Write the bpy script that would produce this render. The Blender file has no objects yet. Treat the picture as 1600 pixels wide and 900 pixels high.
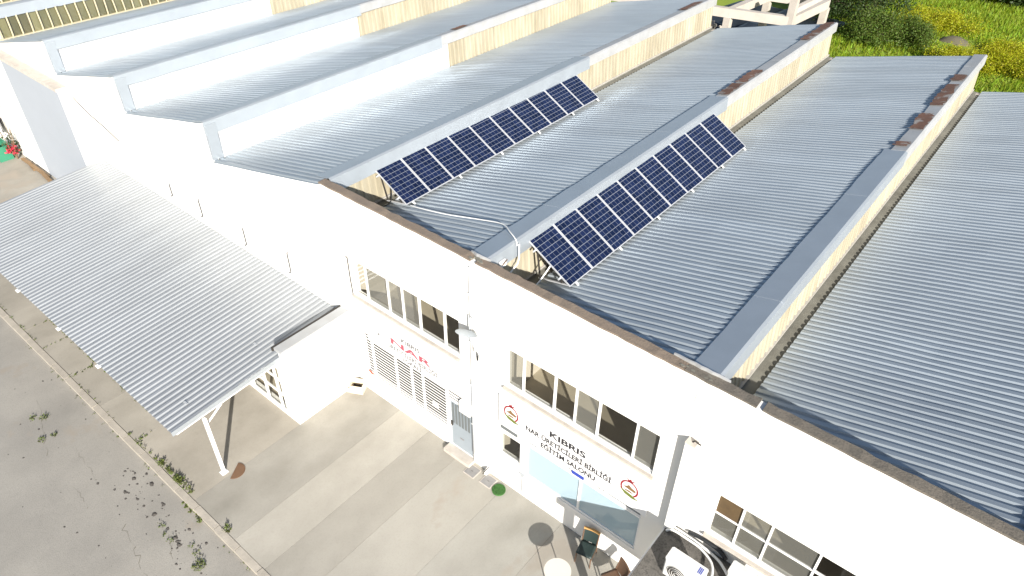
import bpy, math, random
from mathutils import Vector, Matrix
R = math.radians
rnd = random.Random(7)
scene = bpy.context.scene
COL = scene.collection

# ------------------------------------------------------------------ camera
cam_data = bpy.data.cameras.new('camera')
cam_data.lens = 36 * 1100.36 / 1600
cam_data.sensor_width = 36
cam_data.clip_start = 0.1
cam_data.clip_end = 3000
cam = bpy.data.objects.new('camera', cam_data)
COL.objects.link(cam)
r_ = Vector((0.77291072, 0.63430446, 0.0163359))
u_ = Vector((-0.40089908, 0.46822279, 0.78743085))
f_ = Vector((-0.49182206, 0.6151628, -0.61618649))
m = Matrix.Identity(4)
for i in range(3):
    m[i][0], m[i][1], m[i][2] = r_[i], u_[i], -f_[i]
m[0][3], m[1][3], m[2][3] = 9.3454, -10.0466, 17.5
cam.matrix_world = m
scene.camera = cam

# ------------------------------------------------------------------ sky, sun, exposure
SUN_EL, SUN_AZ = R(25.2), R(127.7)          # azimuth clockwise from +Y
world = bpy.data.worlds.new('World')
scene.world = world
world.use_nodes = True
wn = world.node_tree
sky = wn.nodes.new('ShaderNodeTexSky')
sky.sky_type = 'NISHITA'
sky.sun_disc = False
sky.sun_elevation = SUN_EL
sky.sun_rotation = SUN_AZ
sky.air_density = 1.0
sky.dust_density = 1.2
wn.links.new(sky.outputs[0], wn.nodes['Background'].inputs[0])
wn.nodes['Background'].inputs[1].default_value = 0.065
sun_data = bpy.data.lights.new('sun', 'SUN')
sun_data.energy = 5.0
sun_data.angle = R(0.53)
sun_data.color = (1.0, 0.95, 0.88)
sun = bpy.data.objects.new('sun', sun_data)
COL.objects.link(sun)
sd = Vector((math.sin(SUN_AZ) * math.cos(SUN_EL), math.cos(SUN_AZ) * math.cos(SUN_EL), math.sin(SUN_EL)))
sun.rotation_euler = (-sd).to_track_quat('-Z', 'Y').to_euler()
sun.location = sd * 60
vs = scene.view_settings
vs.view_transform = 'Standard'
vs.look = 'None'
vs.gamma = 1
vs.use_curve_mapping = False
vs.exposure = 0.95


# ------------------------------------------------------------------ material helpers
def mat(name, color, rough=0.7, metal=0.0, noise=0.0, nscale=3.0, dark=None, bump=0.0, bscale=40.0,
        spec=0.5, objrand=0.0, stretch=None, speckle=0.0, spscale=60.0, rustc=None, rustamt=0.5, rscale=3.0):
    """Principled material with two-scale tonal noise, optional speckle, stains and fine bump."""
    mt = bpy.data.materials.new(name)
    mt.use_nodes = True
    nt = mt.node_tree
    N, L = nt.nodes, nt.links
    b = N['Principled BSDF']
    b.inputs['Roughness'].default_value = rough
    b.inputs['Metallic'].default_value = metal
    b.inputs['Specular IOR Level'].default_value = spec
    b.inputs['Base Color'].default_value = (*color, 1)
    geo = N.new('ShaderNodeNewGeometry')
    vec = geo.outputs['Position']
    if stretch:
        mp = N.new('ShaderNodeMapping')
        mp.inputs['Scale'].default_value = stretch
        L.new(vec, mp.inputs[0])
        vec = mp.outputs[0]
    cur = None

    def mix(a, bcol, fac):
        mx = N.new('ShaderNodeMix')
        mx.data_type = 'RGBA'
        if a is None:
            mx.inputs[6].default_value = (*color, 1)
        else:
            L.new(a, mx.inputs[6])
        mx.inputs[7].default_value = (*bcol, 1)
        L.new(fac, mx.inputs[0])
        return mx.outputs[2]

    def noise_fac(scale, detail, lo, hi, amt):
        nz = N.new('ShaderNodeTexNoise')
        nz.inputs['Scale'].default_value = scale
        nz.inputs['Detail'].default_value = detail
        nz.inputs['Roughness'].default_value = 0.6
        L.new(vec, nz.inputs[0])
        mr = N.new('ShaderNodeMapRange')
        mr.inputs[1].default_value, mr.inputs[2].default_value = lo, hi
        mr.inputs[3].default_value, mr.inputs[4].default_value = 0, amt
        L.new(nz.outputs[0], mr.inputs[0])
        return mr.outputs[0]
    if noise > 0:
        dk = dark or tuple(c * 0.6 for c in color)
        cur = mix(cur, dk, noise_fac(nscale, 5, 0.35, 0.7, noise))
        cur = mix(cur, tuple(min(1, c * 1.15) for c in color), noise_fac(nscale * 0.31, 3, 0.45, 0.75, noise * 0.8))
    if speckle > 0:
        cur = mix(cur, tuple(c * 0.35 for c in color), noise_fac(spscale, 2, 0.52, 0.62, speckle))
    if rustc:
        cur = mix(cur, rustc, noise_fac(rscale, 6, 0.62 - rustamt * 0.2, 0.68 - rustamt * 0.1, 1.0))
    if objrand > 0:
        oi = N.new('ShaderNodeObjectInfo')
        mr = N.new('ShaderNodeMapRange')
        mr.inputs[3].default_value, mr.inputs[4].default_value = 1 - objrand, 1 + objrand
        L.new(oi.outputs['Random'], mr.inputs[0])
        hsv = N.new('ShaderNodeHueSaturation')
        if cur:
            L.new(cur, hsv.inputs['Color'])
        else:
            hsv.inputs['Color'].default_value = (*color, 1)
        L.new(mr.outputs[0], hsv.inputs['Value'])
        cur = hsv.outputs[0]
    if cur:
        L.new(cur, b.inputs['Base Color'])
    if bump > 0:
        nz = N.new('ShaderNodeTexNoise')
        nz.inputs['Scale'].default_value = bscale
        nz.inputs['Detail'].default_value = 4
        L.new(geo.outputs['Position'], nz.inputs[0])
        bp = N.new('ShaderNodeBump')
        bp.inputs['Strength'].default_value = bump
        bp.inputs['Distance'].default_value = 0.02
        L.new(nz.outputs[0], bp.inputs['Height'])
        L.new(bp.outputs[0], b.inputs['Normal'])
    return mt


M = {}
M['wall'] = mat('white_render', (0.80, 0.79, 0.76), 0.85, noise=0.12, nscale=1.3, dark=(0.66, 0.64, 0.6), bump=0.25, bscale=30)
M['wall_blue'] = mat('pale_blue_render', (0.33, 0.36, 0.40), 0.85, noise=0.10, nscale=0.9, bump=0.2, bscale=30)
M['white_paint'] = mat('white_paint', (0.80, 0.80, 0.79), 0.45)
M['sign_white'] = mat('sign_white', (0.80, 0.80, 0.80), 0.35)
M['ledge'] = mat('weathered_ledge', (0.50, 0.46, 0.41), 0.9, noise=0.5, nscale=5, dark=(0.33, 0.29, 0.24), bump=0.3)
M['coping'] = mat('brown_coping', (0.21, 0.165, 0.125), 0.92, noise=0.6, nscale=6, dark=(0.14, 0.115, 0.095), bump=0.6, bscale=25, speckle=0.3, spscale=35)
M['coping_grey'] = mat('grey_coping', (0.14, 0.122, 0.10), 0.92, noise=0.6, nscale=7, dark=(0.09, 0.085, 0.07), bump=0.6, bscale=25, speckle=0.4, spscale=30)
M['roof'] = mat('galvanised_roof', (0.385, 0.435, 0.475), 0.43, metal=0.42, noise=0.45, nscale=0.55, dark=(0.33, 0.365, 0.395), stretch=(0.35, 1.6, 1), bump=0.05, bscale=3)
M['roof_canopy'] = mat('canopy_sheet', (0.38, 0.40, 0.415), 0.37, metal=0.4, noise=0.2, nscale=0.8, stretch=(1.4, 0.4, 1))
M['cap'] = mat('galvanised_cap', (0.43, 0.47, 0.505), 0.40, metal=0.5, noise=0.2, nscale=1.2)
M['cap_old'] = mat('old_whitish_cap', (0.42, 0.43, 0.435), 0.55, metal=0.2, noise=0.4, nscale=2.0, dark=(0.29, 0.28, 0.26))
M['rust'] = mat('rusty_sheet', (0.19, 0.095, 0.06), 0.85, noise=0.8, nscale=3, dark=(0.10, 0.055, 0.04), bump=0.3, objrand=0.2, rustc=(0.33, 0.31, 0.29), rustamt=0.35, rscale=2.2)
M['cream'] = mat('cream_fibre_sheet', (0.37, 0.335, 0.25), 0.7, noise=0.75, nscale=1.6, dark=(0.25, 0.215, 0.14), stretch=(1, 2.4, 0.5), objrand=0.10)
M['clere_white'] = mat('white_polycarbonate', (0.66, 0.67, 0.67), 0.6)
M['olive_pane'] = mat('olive_pane', (0.13, 0.12, 0.06), 0.25, noise=0.6, nscale=1.2, dark=(0.07, 0.075, 0.035), objrand=0.35)
M['cream_bar'] = mat('cream_bar', (0.45, 0.40, 0.27), 0.6)
M['gutter'] = mat('gutter_concrete', (0.19, 0.185, 0.155), 0.85, noise=0.6, nscale=2.5, dark=(0.075, 0.07, 0.055), bump=0.3)
M['lip'] = mat('gutter_lip', (0.42, 0.40, 0.36), 0.85, noise=0.5, nscale=4, bump=0.3)
M['asphalt'] = mat('worn_street', (0.315, 0.298, 0.265), 0.9, noise=0.75, nscale=0.45, dark=(0.215, 0.205, 0.185), bump=0.35, bscale=55, speckle=0.18, spscale=38, rustc=(0.285, 0.255, 0.215), rustamt=0.05, rscale=0.5)
M['kerb'] = mat('kerb_concrete', (0.40, 0.365, 0.31), 0.9, noise=0.5, nscale=3, bump=0.4, objrand=0.06)
M['earth'] = mat('earth', (0.13, 0.11, 0.075), 0.95, noise=0.7, nscale=0.3, dark=(0.07, 0.075, 0.035), bump=0.4, bscale=6)
M['meadow'] = mat('meadow', (0.21, 0.27, 0.022), 0.95, noise=0.9, nscale=0.2, dark=(0.10, 0.17, 0.016), bump=0.8, bscale=5)
M['iron'] = mat('dark_iron', (0.05, 0.045, 0.04), 0.6, metal=0.3)
M['grey_pipe'] = mat('grey_pipe', (0.36, 0.38, 0.40), 0.45)
M['black_rubber'] = mat('black_rubber', (0.02, 0.022, 0.024), 0.5)
M['white_pvc'] = mat('white_pvc', (0.74, 0.74, 0.72), 0.4)
M['alu'] = mat('anodised_frame', (0.75, 0.76, 0.77), 0.35, metal=0.5)
M['back_sheet'] = mat('panel_back', (0.30, 0.22, 0.17), 0.7)
M['inner_wall'] = mat('inner_plaster', (0.55, 0.50, 0.42), 0.9, noise=0.2, nscale=1.5)
M['inner_floor'] = mat('inner_floor', (0.42, 0.37, 0.28), 0.7, noise=0.3, nscale=2)
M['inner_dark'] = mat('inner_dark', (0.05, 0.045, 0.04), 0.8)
M['door_blue'] = mat('blue_grey_door', (0.27, 0.31, 0.345), 0.4, noise=0.2, nscale=2)
M['door_glass'] = mat('ribbed_glass', (0.13, 0.145, 0.15), 0.3)
M['film_glass'] = mat('pale_film_glass', (0.36, 0.47, 0.53), 0.06, spec=0.9)
M['frost'] = mat('frosted_glass', (0.30, 0.295, 0.265), 0.2, noise=0.2, nscale=1.0)
M['brown_board'] = mat('brown_board', (0.095, 0.06, 0.025), 0.8, noise=0.4, nscale=6, bump=0.2)
M['black'] = mat('black_ink', (0.02, 0.02, 0.025), 0.5)
M['red'] = mat('red_ink', (0.26, 0.012, 0.02), 0.5)
M['red_faded'] = mat('faded_red_ink', (0.36, 0.07, 0.10), 0.6)
M['faint_ink'] = mat('faded_ink', (0.06, 0.06, 0.065), 0.6)
M['tan'] = mat('tan_ink', (0.20, 0.115, 0.05), 0.6)
M['leaf_ink'] = mat('leaf_green_ink', (0.13, 0.16, 0.03), 0.6)
M['blue'] = mat('flag_blue', (0.03, 0.06, 0.35), 0.5)
M['felt'] = mat('roofing_felt', (0.14, 0.13, 0.115), 0.95, noise=0.7, nscale=5, dark=(0.06, 0.056, 0.05), bump=0.6, bscale=45, speckle=0.6, spscale=22)
M['ac_white'] = mat('ac_casing', (0.62, 0.62, 0.60), 0.45, noise=0.25, nscale=3)
M['steel_grey'] = mat('cover_steel', (0.24, 0.235, 0.23), 0.55, noise=0.4, nscale=8, bump=0.2)
M['turf'] = mat('green_turf', (0.055, 0.16, 0.035), 0.95, noise=0.5, nscale=14, bump=0.8, bscale=70)
M['wood_tan'] = mat('tan_wood', (0.50, 0.28, 0.10), 0.5, noise=0.3, nscale=9)
M['wood_brown'] = mat('brown_wood', (0.13, 0.075, 0.045), 0.6, noise=0.4, nscale=10)
M['seat_green'] = mat('dark_green_fabric', (0.018, 0.032, 0.03), 0.55)
M['table_cream'] = mat('cream_table_top', (0.66, 0.60, 0.53), 0.5)
M['brown_plate'] = mat('brown_plate', (0.16, 0.09, 0.05), 0.8, noise=0.4, nscale=8)
M['box_card'] = mat('cream_box', (0.62, 0.54, 0.42), 0.8, noise=0.25, nscale=5)
M['bin_green'] = mat('teal_plastic', (0.04, 0.22, 0.13), 0.45)
M['flower'] = mat('red_petal', (0.55, 0.02, 0.06), 0.6)
M['stem'] = mat('dry_stem', (0.17, 0.12, 0.07), 0.9)
M['plank'] = mat('dry_palm', (0.23, 0.15, 0.08), 0.9, noise=0.6, nscale=4, bump=0.4)
M['concrete'] = mat('raw_concrete', (0.46, 0.42, 0.37), 0.9, noise=0.5, nscale=1.5, dark=(0.32, 0.28, 0.24), bump=0.4)
M['tarp'] = mat('dark_tarp', (0.018, 0.024, 0.03), 0.4, noise=0.5, nscale=1.5, bump=0.5, bscale=3)
M['bark'] = mat('bark', (0.09, 0.065, 0.045), 0.95, noise=0.5, nscale=6, bump=0.6)
M['glow_orange'] = mat('red_orange_print', (0.50, 0.09, 0.04), 0.6)
M['stone'] = mat('loose_stone', (0.10, 0.09, 0.08), 0.9, objrand=0.4)
M['dark_soil'] = mat('crack_soil', (0.11, 0.095, 0.06), 0.95, noise=0.4, nscale=8)


def sheet_tone(mt, axis, width, lo, hi):
    """each metal sheet has its own slight tone, plus dirt runs down the slope"""
    N, L = mt.node_tree.nodes, mt.node_tree.links
    b = N['Principled BSDF']
    src = b.inputs['Base Color'].links[0].from_socket
    geo = N.new('ShaderNodeNewGeometry')
    sp = N.new('ShaderNodeSeparateXYZ')
    L.new(geo.outputs['Position'], sp.inputs[0])
    dv = N.new('ShaderNodeMath')
    dv.operation = 'DIVIDE'
    dv.inputs[1].default_value = width
    L.new(sp.outputs[axis], dv.inputs[0])
    fl_ = N.new('ShaderNodeMath')
    fl_.operation = 'FLOOR'
    L.new(dv.outputs[0], fl_.inputs[0])
    oi = N.new('ShaderNodeObjectInfo')
    cb = N.new('ShaderNodeCombineXYZ')
    L.new(fl_.outputs[0], cb.inputs[0])
    L.new(oi.outputs['Random'], cb.inputs[1])
    wn_ = N.new('ShaderNodeTexWhiteNoise')
    L.new(cb.outputs[0], wn_.inputs[0])
    mr = N.new('ShaderNodeMapRange')
    mr.inputs[3].default_value, mr.inputs[4].default_value = lo, hi
    L.new(wn_.outputs[0], mr.inputs[0])
    mp = N.new('ShaderNodeMapping')
    mp.inputs['Scale'].default_value = (0.5, 9, 1) if axis == 1 else (9, 0.5, 1)
    L.new(geo.outputs['Position'], mp.inputs[0])
    nz = N.new('ShaderNodeTexNoise')
    nz.inputs['Scale'].default_value = 1.0
    nz.inputs['Detail'].default_value = 4
    L.new(mp.outputs[0], nz.inputs[0])
    m2 = N.new('ShaderNodeMapRange')
    m2.inputs[1].default_value, m2.inputs[2].default_value = 0.35, 0.7
    m2.inputs[3].default_value, m2.inputs[4].default_value = 1.04, 0.92
    L.new(nz.outputs[0], m2.inputs[0])
    ml = N.new('ShaderNodeMath')
    ml.operation = 'MULTIPLY'
    L.new(mr.outputs[0], ml.inputs[0])
    L.new(m2.outputs[0], ml.inputs[1])
    hs = N.new('ShaderNodeHueSaturation')
    L.new(src, hs.inputs['Color'])
    L.new(ml.outputs[0], hs.inputs['Value'])
    L.new(hs.outputs[0], b.inputs['Base Color'])


sheet_tone(M['roof'], 1, 0.86, 0.94, 1.05)
sheet_tone(M['roof_canopy'], 0, 0.8, 0.96, 1.03)


def leafmat(name, c, var=0.35, trans=0.35):
    mt = bpy.data.materials.new(name)
    mt.use_nodes = True
    N, L = mt.node_tree.nodes, mt.node_tree.links
    b = N['Principled BSDF']
    geo = N.new('ShaderNodeNewGeometry')
    hsv = N.new('ShaderNodeHueSaturation')
    hsv.inputs['Color'].default_value = (*c, 1)
    mr = N.new('ShaderNodeMapRange')
    mr.inputs[3].default_value, mr.inputs[4].default_value = 1 - var, 1 + var
    L.new(geo.outputs['Random Per Island'], mr.inputs[0])
    L.new(mr.outputs[0], hsv.inputs['Value'])
    mr2 = N.new('ShaderNodeMapRange')
    mr2.inputs[3].default_value, mr2.inputs[4].default_value = 0.47, 0.53
    L.new(geo.outputs['Random Per Island'], mr2.inputs[0])
    L.new(mr2.outputs[0], hsv.inputs['Hue'])
    L.new(hsv.outputs[0], b.inputs['Base Color'])
    b.inputs['Roughness'].default_value = 0.6
    tr = N.new('ShaderNodeBsdfTranslucent')
    L.new(hsv.outputs[0], tr.inputs[0])
    mx = N.new('ShaderNodeMixShader')
    mx.inputs[0].default_value = trans
    L.new(b.outputs[0], mx.inputs[1])
    L.new(tr.outputs[0], mx.inputs[2])
    L.new(mx.outputs[0], N['Material Output'].inputs[0])
    return mt


M['leaf_dark'] = leafmat('dark_leaf', (0.04, 0.07, 0.015))
M['leaf_mid'] = leafmat('mid_leaf', (0.10, 0.15, 0.02), 0.4, 0.4)
M['leaf_yellow'] = leafmat('yellow_green_leaf', (0.42, 0.42, 0.012), 0.3, 0.5)
M['grass'] = leafmat('grass_blade', (0.27, 0.36, 0.022), 0.35, 0.5)
M['weed'] = leafmat('weed_leaf', (0.12, 0.15, 0.035))


def glassmat(name, tint, gloss=0.10):
    mt = bpy.data.materials.new(name)
    mt.use_nodes = True
    N, L = mt.node_tree.nodes, mt.node_tree.links
    N.remove(N['Principled BSDF'])
    t = N.new('ShaderNodeBsdfTransparent')
    t.inputs[0].default_value = (*tint, 1)
    g = N.new('ShaderNodeBsdfGlossy')
    g.inputs['Roughness'].default_value = 0.02
    fr = N.new('ShaderNodeLayerWeight')
    fr.inputs[0].default_value = 0.15
    pw = N.new('ShaderNodeMath')
    pw.operation = 'POWER'
    pw.inputs[1].default_value = 2.0
    L.new(fr.outputs['Facing'], pw.inputs[0])
    ad = N.new('ShaderNodeMath')
    ad.inputs[1].default_value = gloss
    L.new(pw.outputs[0], ad.inputs[0])
    mx = N.new('ShaderNodeMixShader')
    L.new(ad.outputs[0], mx.inputs[0])
    L.new(t.outputs[0], mx.inputs[1])
    L.new(g.outputs[0], mx.inputs[2])
    L.new(mx.outputs[0], N['Material Output'].inputs[0])
    return mt


M['glass'] = glassmat('clear_glass', (0.88, 0.89, 0.87), 0.04)
M['glass_dusty'] = glassmat('dusty_glass', (0.74, 0.75, 0.72), 0.08)


def filmglass():
    mt = glassmat('milky_film_glass', (0.80, 0.81, 0.78), 0.05)
    N, L = mt.node_tree.nodes, mt.node_tree.links
    out = N['Material Output']
    src = out.inputs[0].links[0].from_socket
    df = N.new('ShaderNodeBsdfDiffuse')
    df.inputs[0].default_value = (0.24, 0.24, 0.215, 1)
    mx = N.new('ShaderNodeMixShader')
    mx.inputs[0].default_value = 0.38
    L.new(src, mx.inputs[1])
    L.new(df.outputs[0], mx.inputs[2])
    L.new(mx.outputs[0], out.inputs[0])
    return mt


M['glass_film'] = filmglass()


def cellmat():
    """Silicon cells: 6 x 10 grid, busbar-light lines, tone varying by cell."""
    mt = bpy.data.materials.new('solar_cells')
    mt.use_nodes = True
    N, L = mt.node_tree.nodes, mt.node_tree.links
    b = N['Principled BSDF']
    b.inputs['Roughness'].default_value = 0.12
    b.inputs['Specular IOR Level'].default_value = 0.35
    uv = N.new('ShaderNodeUVMap')
    sp = N.new('ShaderNodeSeparateXYZ')
    L.new(uv.outputs[0], sp.inputs[0])

    def mth(op, a, v=None, c=None):
        n = N.new('ShaderNodeMath')
        n.operation = op
        for i, x in enumerate((a, v, c)):
            if x is None:
                continue
            if isinstance(x, (int, float)):
                n.inputs[i].default_value = x
            else:
                L.new(x, n.inputs[i])
        return n.outputs[0]
    us, vv = mth('MULTIPLY', sp.outputs[0], 6.0), mth('MULTIPLY', sp.outputs[1], 10.0)
    fu, fv = mth('FRACT', us), mth('FRACT', vv)
    du = mth('ABSOLUTE', mth('SUBTRACT', fu, 0.5))
    dv = mth('ABSOLUTE', mth('SUBTRACT', fv, 0.5))
    lu = mth('MULTIPLY', mth('GREATER_THAN', du, 0.474), 0.6)
    lv = mth('GREATER_THAN', dv, 0.462)
    line = mth('MAXIMUM', lu, lv)
    cb = N.new('ShaderNodeCombineXYZ')
    L.new(mth('FLOOR', us), cb.inputs[0])
    L.new(mth('FLOOR', vv), cb.inputs[1])
    oi = N.new('ShaderNodeObjectInfo')
    L.new(oi.outputs['Random'], cb.inputs[2])
    wnz = N.new('ShaderNodeTexWhiteNoise')
    L.new(cb.outputs[0], wnz.inputs[0])
    m1 = N.new('ShaderNodeMix')
    m1.data_type = 'RGBA'
    m1.inputs[6].default_value = (0.005, 0.010, 0.032, 1)
    m1.inputs[7].default_value = (0.010, 0.018, 0.055, 1)
    L.new(wnz.outputs[0], m1.inputs[0])
    m2 = N.new('ShaderNodeMix')
    m2.data_type = 'RGBA'
    L.new(m1.outputs[2], m2.inputs[6])
    m2.inputs[7].default_value = (0.42, 0.45, 0.50, 1)
    L.new(mth('MULTIPLY', line, 0.5), m2.inputs[0])
    L.new(m2.outputs[2], b.inputs['Base Color'])
    return mt


M['cells'] = cellmat()


def slabmat():
    """Forecourt concrete; each pour has its own tone (object colour), with stains and streaks."""
    mt = mat('forecourt_concrete', (0.355, 0.34, 0.30), 0.9, noise=1.0, nscale=0.6, dark=(0.255, 0.243, 0.21), stretch=(1.0, 0.7, 1.0), bump=0.25, bscale=35,
             speckle=0.06, spscale=20, rustc=(0.32, 0.29, 0.245), rustamt=0.10, rscale=0.4)
    N, L = mt.node_tree.nodes, mt.node_tree.links
    b = N['Principled BSDF']
    src = b.inputs['Base Color'].links[0].from_socket
    oi = N.new('ShaderNodeObjectInfo')
    mx = N.new('ShaderNodeMix')
    mx.data_type = 'RGBA'
    mx.blend_type = 'MULTIPLY'
    mx.inputs[0].default_value = 1
    L.new(src, mx.inputs[6])
    L.new(oi.outputs['Color'], mx.inputs[7])
    L.new(mx.outputs[2], b.inputs['Base Color'])
    return mt


M['slab'] = slabmat()

# ------------------------------------------------------------------ mesh helpers
ORIGIN = {}


def tag(o, label=None, cat=None, group=None, kind=None):
    if label:
        o['label'] = label
    if cat:
        o['category'] = cat
    if group:
        o['group'] = group
    if kind:
        o['kind'] = kind
    return o


def empty(name, loc, label=None, cat=None, group=None):
    o = bpy.data.objects.new(name, None)
    o.empty_display_size = 0.3
    COL.objects.link(o)
    o.location = loc
    ORIGIN[o.name] = Vector(loc)
    return tag(o, label, cat, group)


class MB:
    def __init__(s):
        s.v, s.f, s.uv = [], [], None

    def add(s, vs_, fs_):
        k = len(s.v)
        s.v += [tuple(v) for v in vs_]
        s.f += [tuple(i + k for i in f) for f in fs_]
        return s

    def box(s, x0, x1, y0, y1, z0, z1):
        return s.add([(x0, y0, z0), (x1, y0, z0), (x1, y1, z0), (x0, y1, z0), (x0, y0, z1), (x1, y0, z1), (x1, y1, z1), (x0, y1, z1)],
                     [(0, 3, 2, 1), (4, 5, 6, 7), (0, 1, 5, 4), (1, 2, 6, 5), (2, 3, 7, 6), (3, 0, 4, 7)])

    def obox(s, a, b, w, h, up=(0, 0, 1)):
        """bar from a to b, w wide, h high"""
        a, b = Vector(a), Vector(b)
        d = (b - a).normalized()
        u = Vector(up)
        sd_ = d.cross(u)
        if sd_.length < 1e-4:
            sd_ = d.cross(Vector((1, 0, 0)))
        sd_.normalize()
        u = sd_.cross(d).normalized()
        P = []
        for p in (a, b):
            for i, j in ((-1, -1), (1, -1), (1, 1), (-1, 1)):
                P.append(p + sd_ * (w / 2 * i) + u * (h / 2 * j))
        return s.add(P, [(0, 1, 2, 3), (7, 6, 5, 4), (0, 4, 5, 1), (1, 5, 6, 2), (2, 6, 7, 3), (3, 7, 4, 0)])

    def tube(s, pts, r, n=8, caps=True):
        pts = [Vector(p) for p in pts]
        rs = r if isinstance(r, (list, tuple)) else [r] * len(pts)
        rings = []
        ref = None
        for i, p in enumerate(pts):
            d = (pts[min(i + 1, len(pts) - 1)] - pts[max(i - 1, 0)]).normalized()
            if ref is None:
                ref = Vector((0, 0, 1)) if abs(d.z) < 0.9 else Vector((1, 0, 0))
            a = d.cross(ref).normalized()
            b_ = a.cross(d).normalized()
            ref = b_
            rings.append([p + (a * math.cos(2 * math.pi * k / n) + b_ * math.sin(2 * math.pi * k / n)) * rs[i] for k in range(n)])
        vs_ = [v for rg in rings for v in rg]
        fs_ = []
        for i in range(len(pts) - 1):
            for k in range(n):
                k2 = (k + 1) % n
                fs_.append((i * n + k, i * n + k2, (i + 1) * n + k2, (i + 1) * n + k))
        if caps:
            fs_.append(tuple(range(n - 1, -1, -1)))
            fs_.append(tuple((len(pts) - 1) * n + k for k in range(n)))
        return s.add(vs_, fs_)

    def disc(s, c, r, z0, z1, n=32, ry=None):
        ry = ry or r
        a = [(c[0] + r * math.cos(2 * math.pi * k / n), c[1] + ry * math.sin(2 * math.pi * k / n)) for k in range(n)]
        return s.prism_z(a, z0, z1)

    def prism_z(s, poly, z0, z1):
        n = len(poly)
        return s.add([(x, y, z0) for x, y in poly] + [(x, y, z1) for x, y in poly],
                     [tuple(range(n - 1, -1, -1)), tuple(range(n, 2 * n))] + [(i, (i + 1) % n, n + (i + 1) % n, n + i) for i in range(n)])

    def prism_y(s, poly, y0, y1):
        """poly in (x, z), extruded along y"""
        n = len(poly)
        return s.add([(x, y0, z) for x, z in poly] + [(x, y1, z) for x, z in poly],
                     [tuple(range(n)), tuple(range(2 * n - 1, n - 1, -1))] + [((i + 1) % n, i, n + i, n + (i + 1) % n) for i in range(n)])

    def build(s, name, material, parent=None, smooth=False, center=True, uv=None):
        xs = [v[0] for v in s.v]
        ys = [v[1] for v in s.v]
        zs = [v[2] for v in s.v]
        o = Vector(((min(xs) + max(xs)) / 2, (min(ys) + max(ys)) / 2, min(zs))) if center else Vector((0, 0, 0))
        me = bpy.data.meshes.new(name)
        me.from_pydata([(v[0] - o.x, v[1] - o.y, v[2] - o.z) for v in s.v], [], s.f)
        me.validate()
        if smooth:
            me.polygons.foreach_set('use_smooth', [True] * len(me.polygons))
        if uv:
            lay = me.uv_layers.new(name='UVMap')
            for poly in me.polygons:
                for li in poly.loop_indices:
                    lay.data[li].uv = uv[me.loops[li].vertex_index]
        me.materials.append(M[material] if isinstance(material, str) else material)
        ob = bpy.data.objects.new(name, me)
        COL.objects.link(ob)
        base = Vector((0, 0, 0))
        if parent is not None:
            ob.parent = parent
            base = ORIGIN[parent.name]
        ob.location = o - base
        ORIGIN[ob.name] = o
        return ob


def copy_at(src, world_loc, parent=None):
    o = src.copy()
    COL.objects.link(o)
    o.parent = parent
    base = ORIGIN[parent.name] if parent else Vector((0, 0, 0))
    o.location = Vector(world_loc) - base
    ORIGIN[o.name] = Vector(world_loc)
    for k in ('label', 'category'):
        if k in o.keys():
            del o[k]
    return o


def box(name, mt, parent, *a):
    return MB().box(*a).build(name, mt, parent)


# ================================================================== THE SETTING
g = MB()
# terrain: flat under the works, meadow rising gently behind it
nx, ny = 40, 40
xs_ = [-500 + 1000 * i / nx for i in range(nx + 1)]
ys_ = [-300 + 1000 * i / ny for i in range(ny + 1)]
V, F = [], []
for y in ys_:
    for x in xs_:
        V.append((x, y, -0.16))
for j in range(ny):
    for i in range(nx):
        a = j * (nx + 1) + i
        F.append((a, a + 1, a + nx + 2, a + nx + 1))
tag(g.add(V, F).build('ground', 'earth'), kind='structure')

# meadow sheet behind the works
V, F = [], []
n1, n2 = 60, 60
for j in range(n2 + 1):
    for i in range(n1 + 1):
        x, y = -40 + 100 * i / n1, 26 + 120 * j / n2
        z = -0.12 + 0.25 * (math.sin(x * 0.31 + 1) * math.cos(y * 0.23) + 1) * min(1, (y - 26) / 14) + 0.35 * math.exp(-((x - 1.8) ** 2 + (y - 50.5) ** 2) / 3.0)
        V.append((x, y, z))
for j in range(n2):
    for i in range(n1):
        a = j * (n1 + 1) + i
        F.append((a, a + 1, a + n1 + 2, a + n1 + 1))
tag(MB().add(V, F).build('meadow', 'meadow', smooth=True), kind='structure')

tag(box('street', 'asphalt', None, -90, 60, -40, -6.42, -0.5, -0.12), kind='structure')
pav = tag(box('pavement', 'dark_soil', None, -90, 60, -6.22, 0.0, -0.5, -0.012), kind='structure')
kerb = empty('kerb', (-14, -6.32, -0.12))
tag(kerb, kind='structure')
x = -60.0
while x < 30:
    ln = 0.98 if x < -1 else 1.0
    w = rnd.uniform(-0.006, 0.006)
    MB().box(x, x + ln, -6.42 + w, -6.23 + w, -0.3, 0.012 + rnd.uniform(-0.006, 0.006)).build('kerb_stone', 'kerb', kerb)
    x += 1.0


def slab(x0, x1, y0, y1, tone, warm=0.0, z=0.0):
    o = MB().box(x0 + 0.003, x1 - 0.003, y0 + 0.004, y1 - 0.004, -0.1, z).build('concrete_slab', 'slab', pav)
    o.color = (tone * (1 + warm), tone, tone * (1 - warm), 1)
    return o


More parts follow.
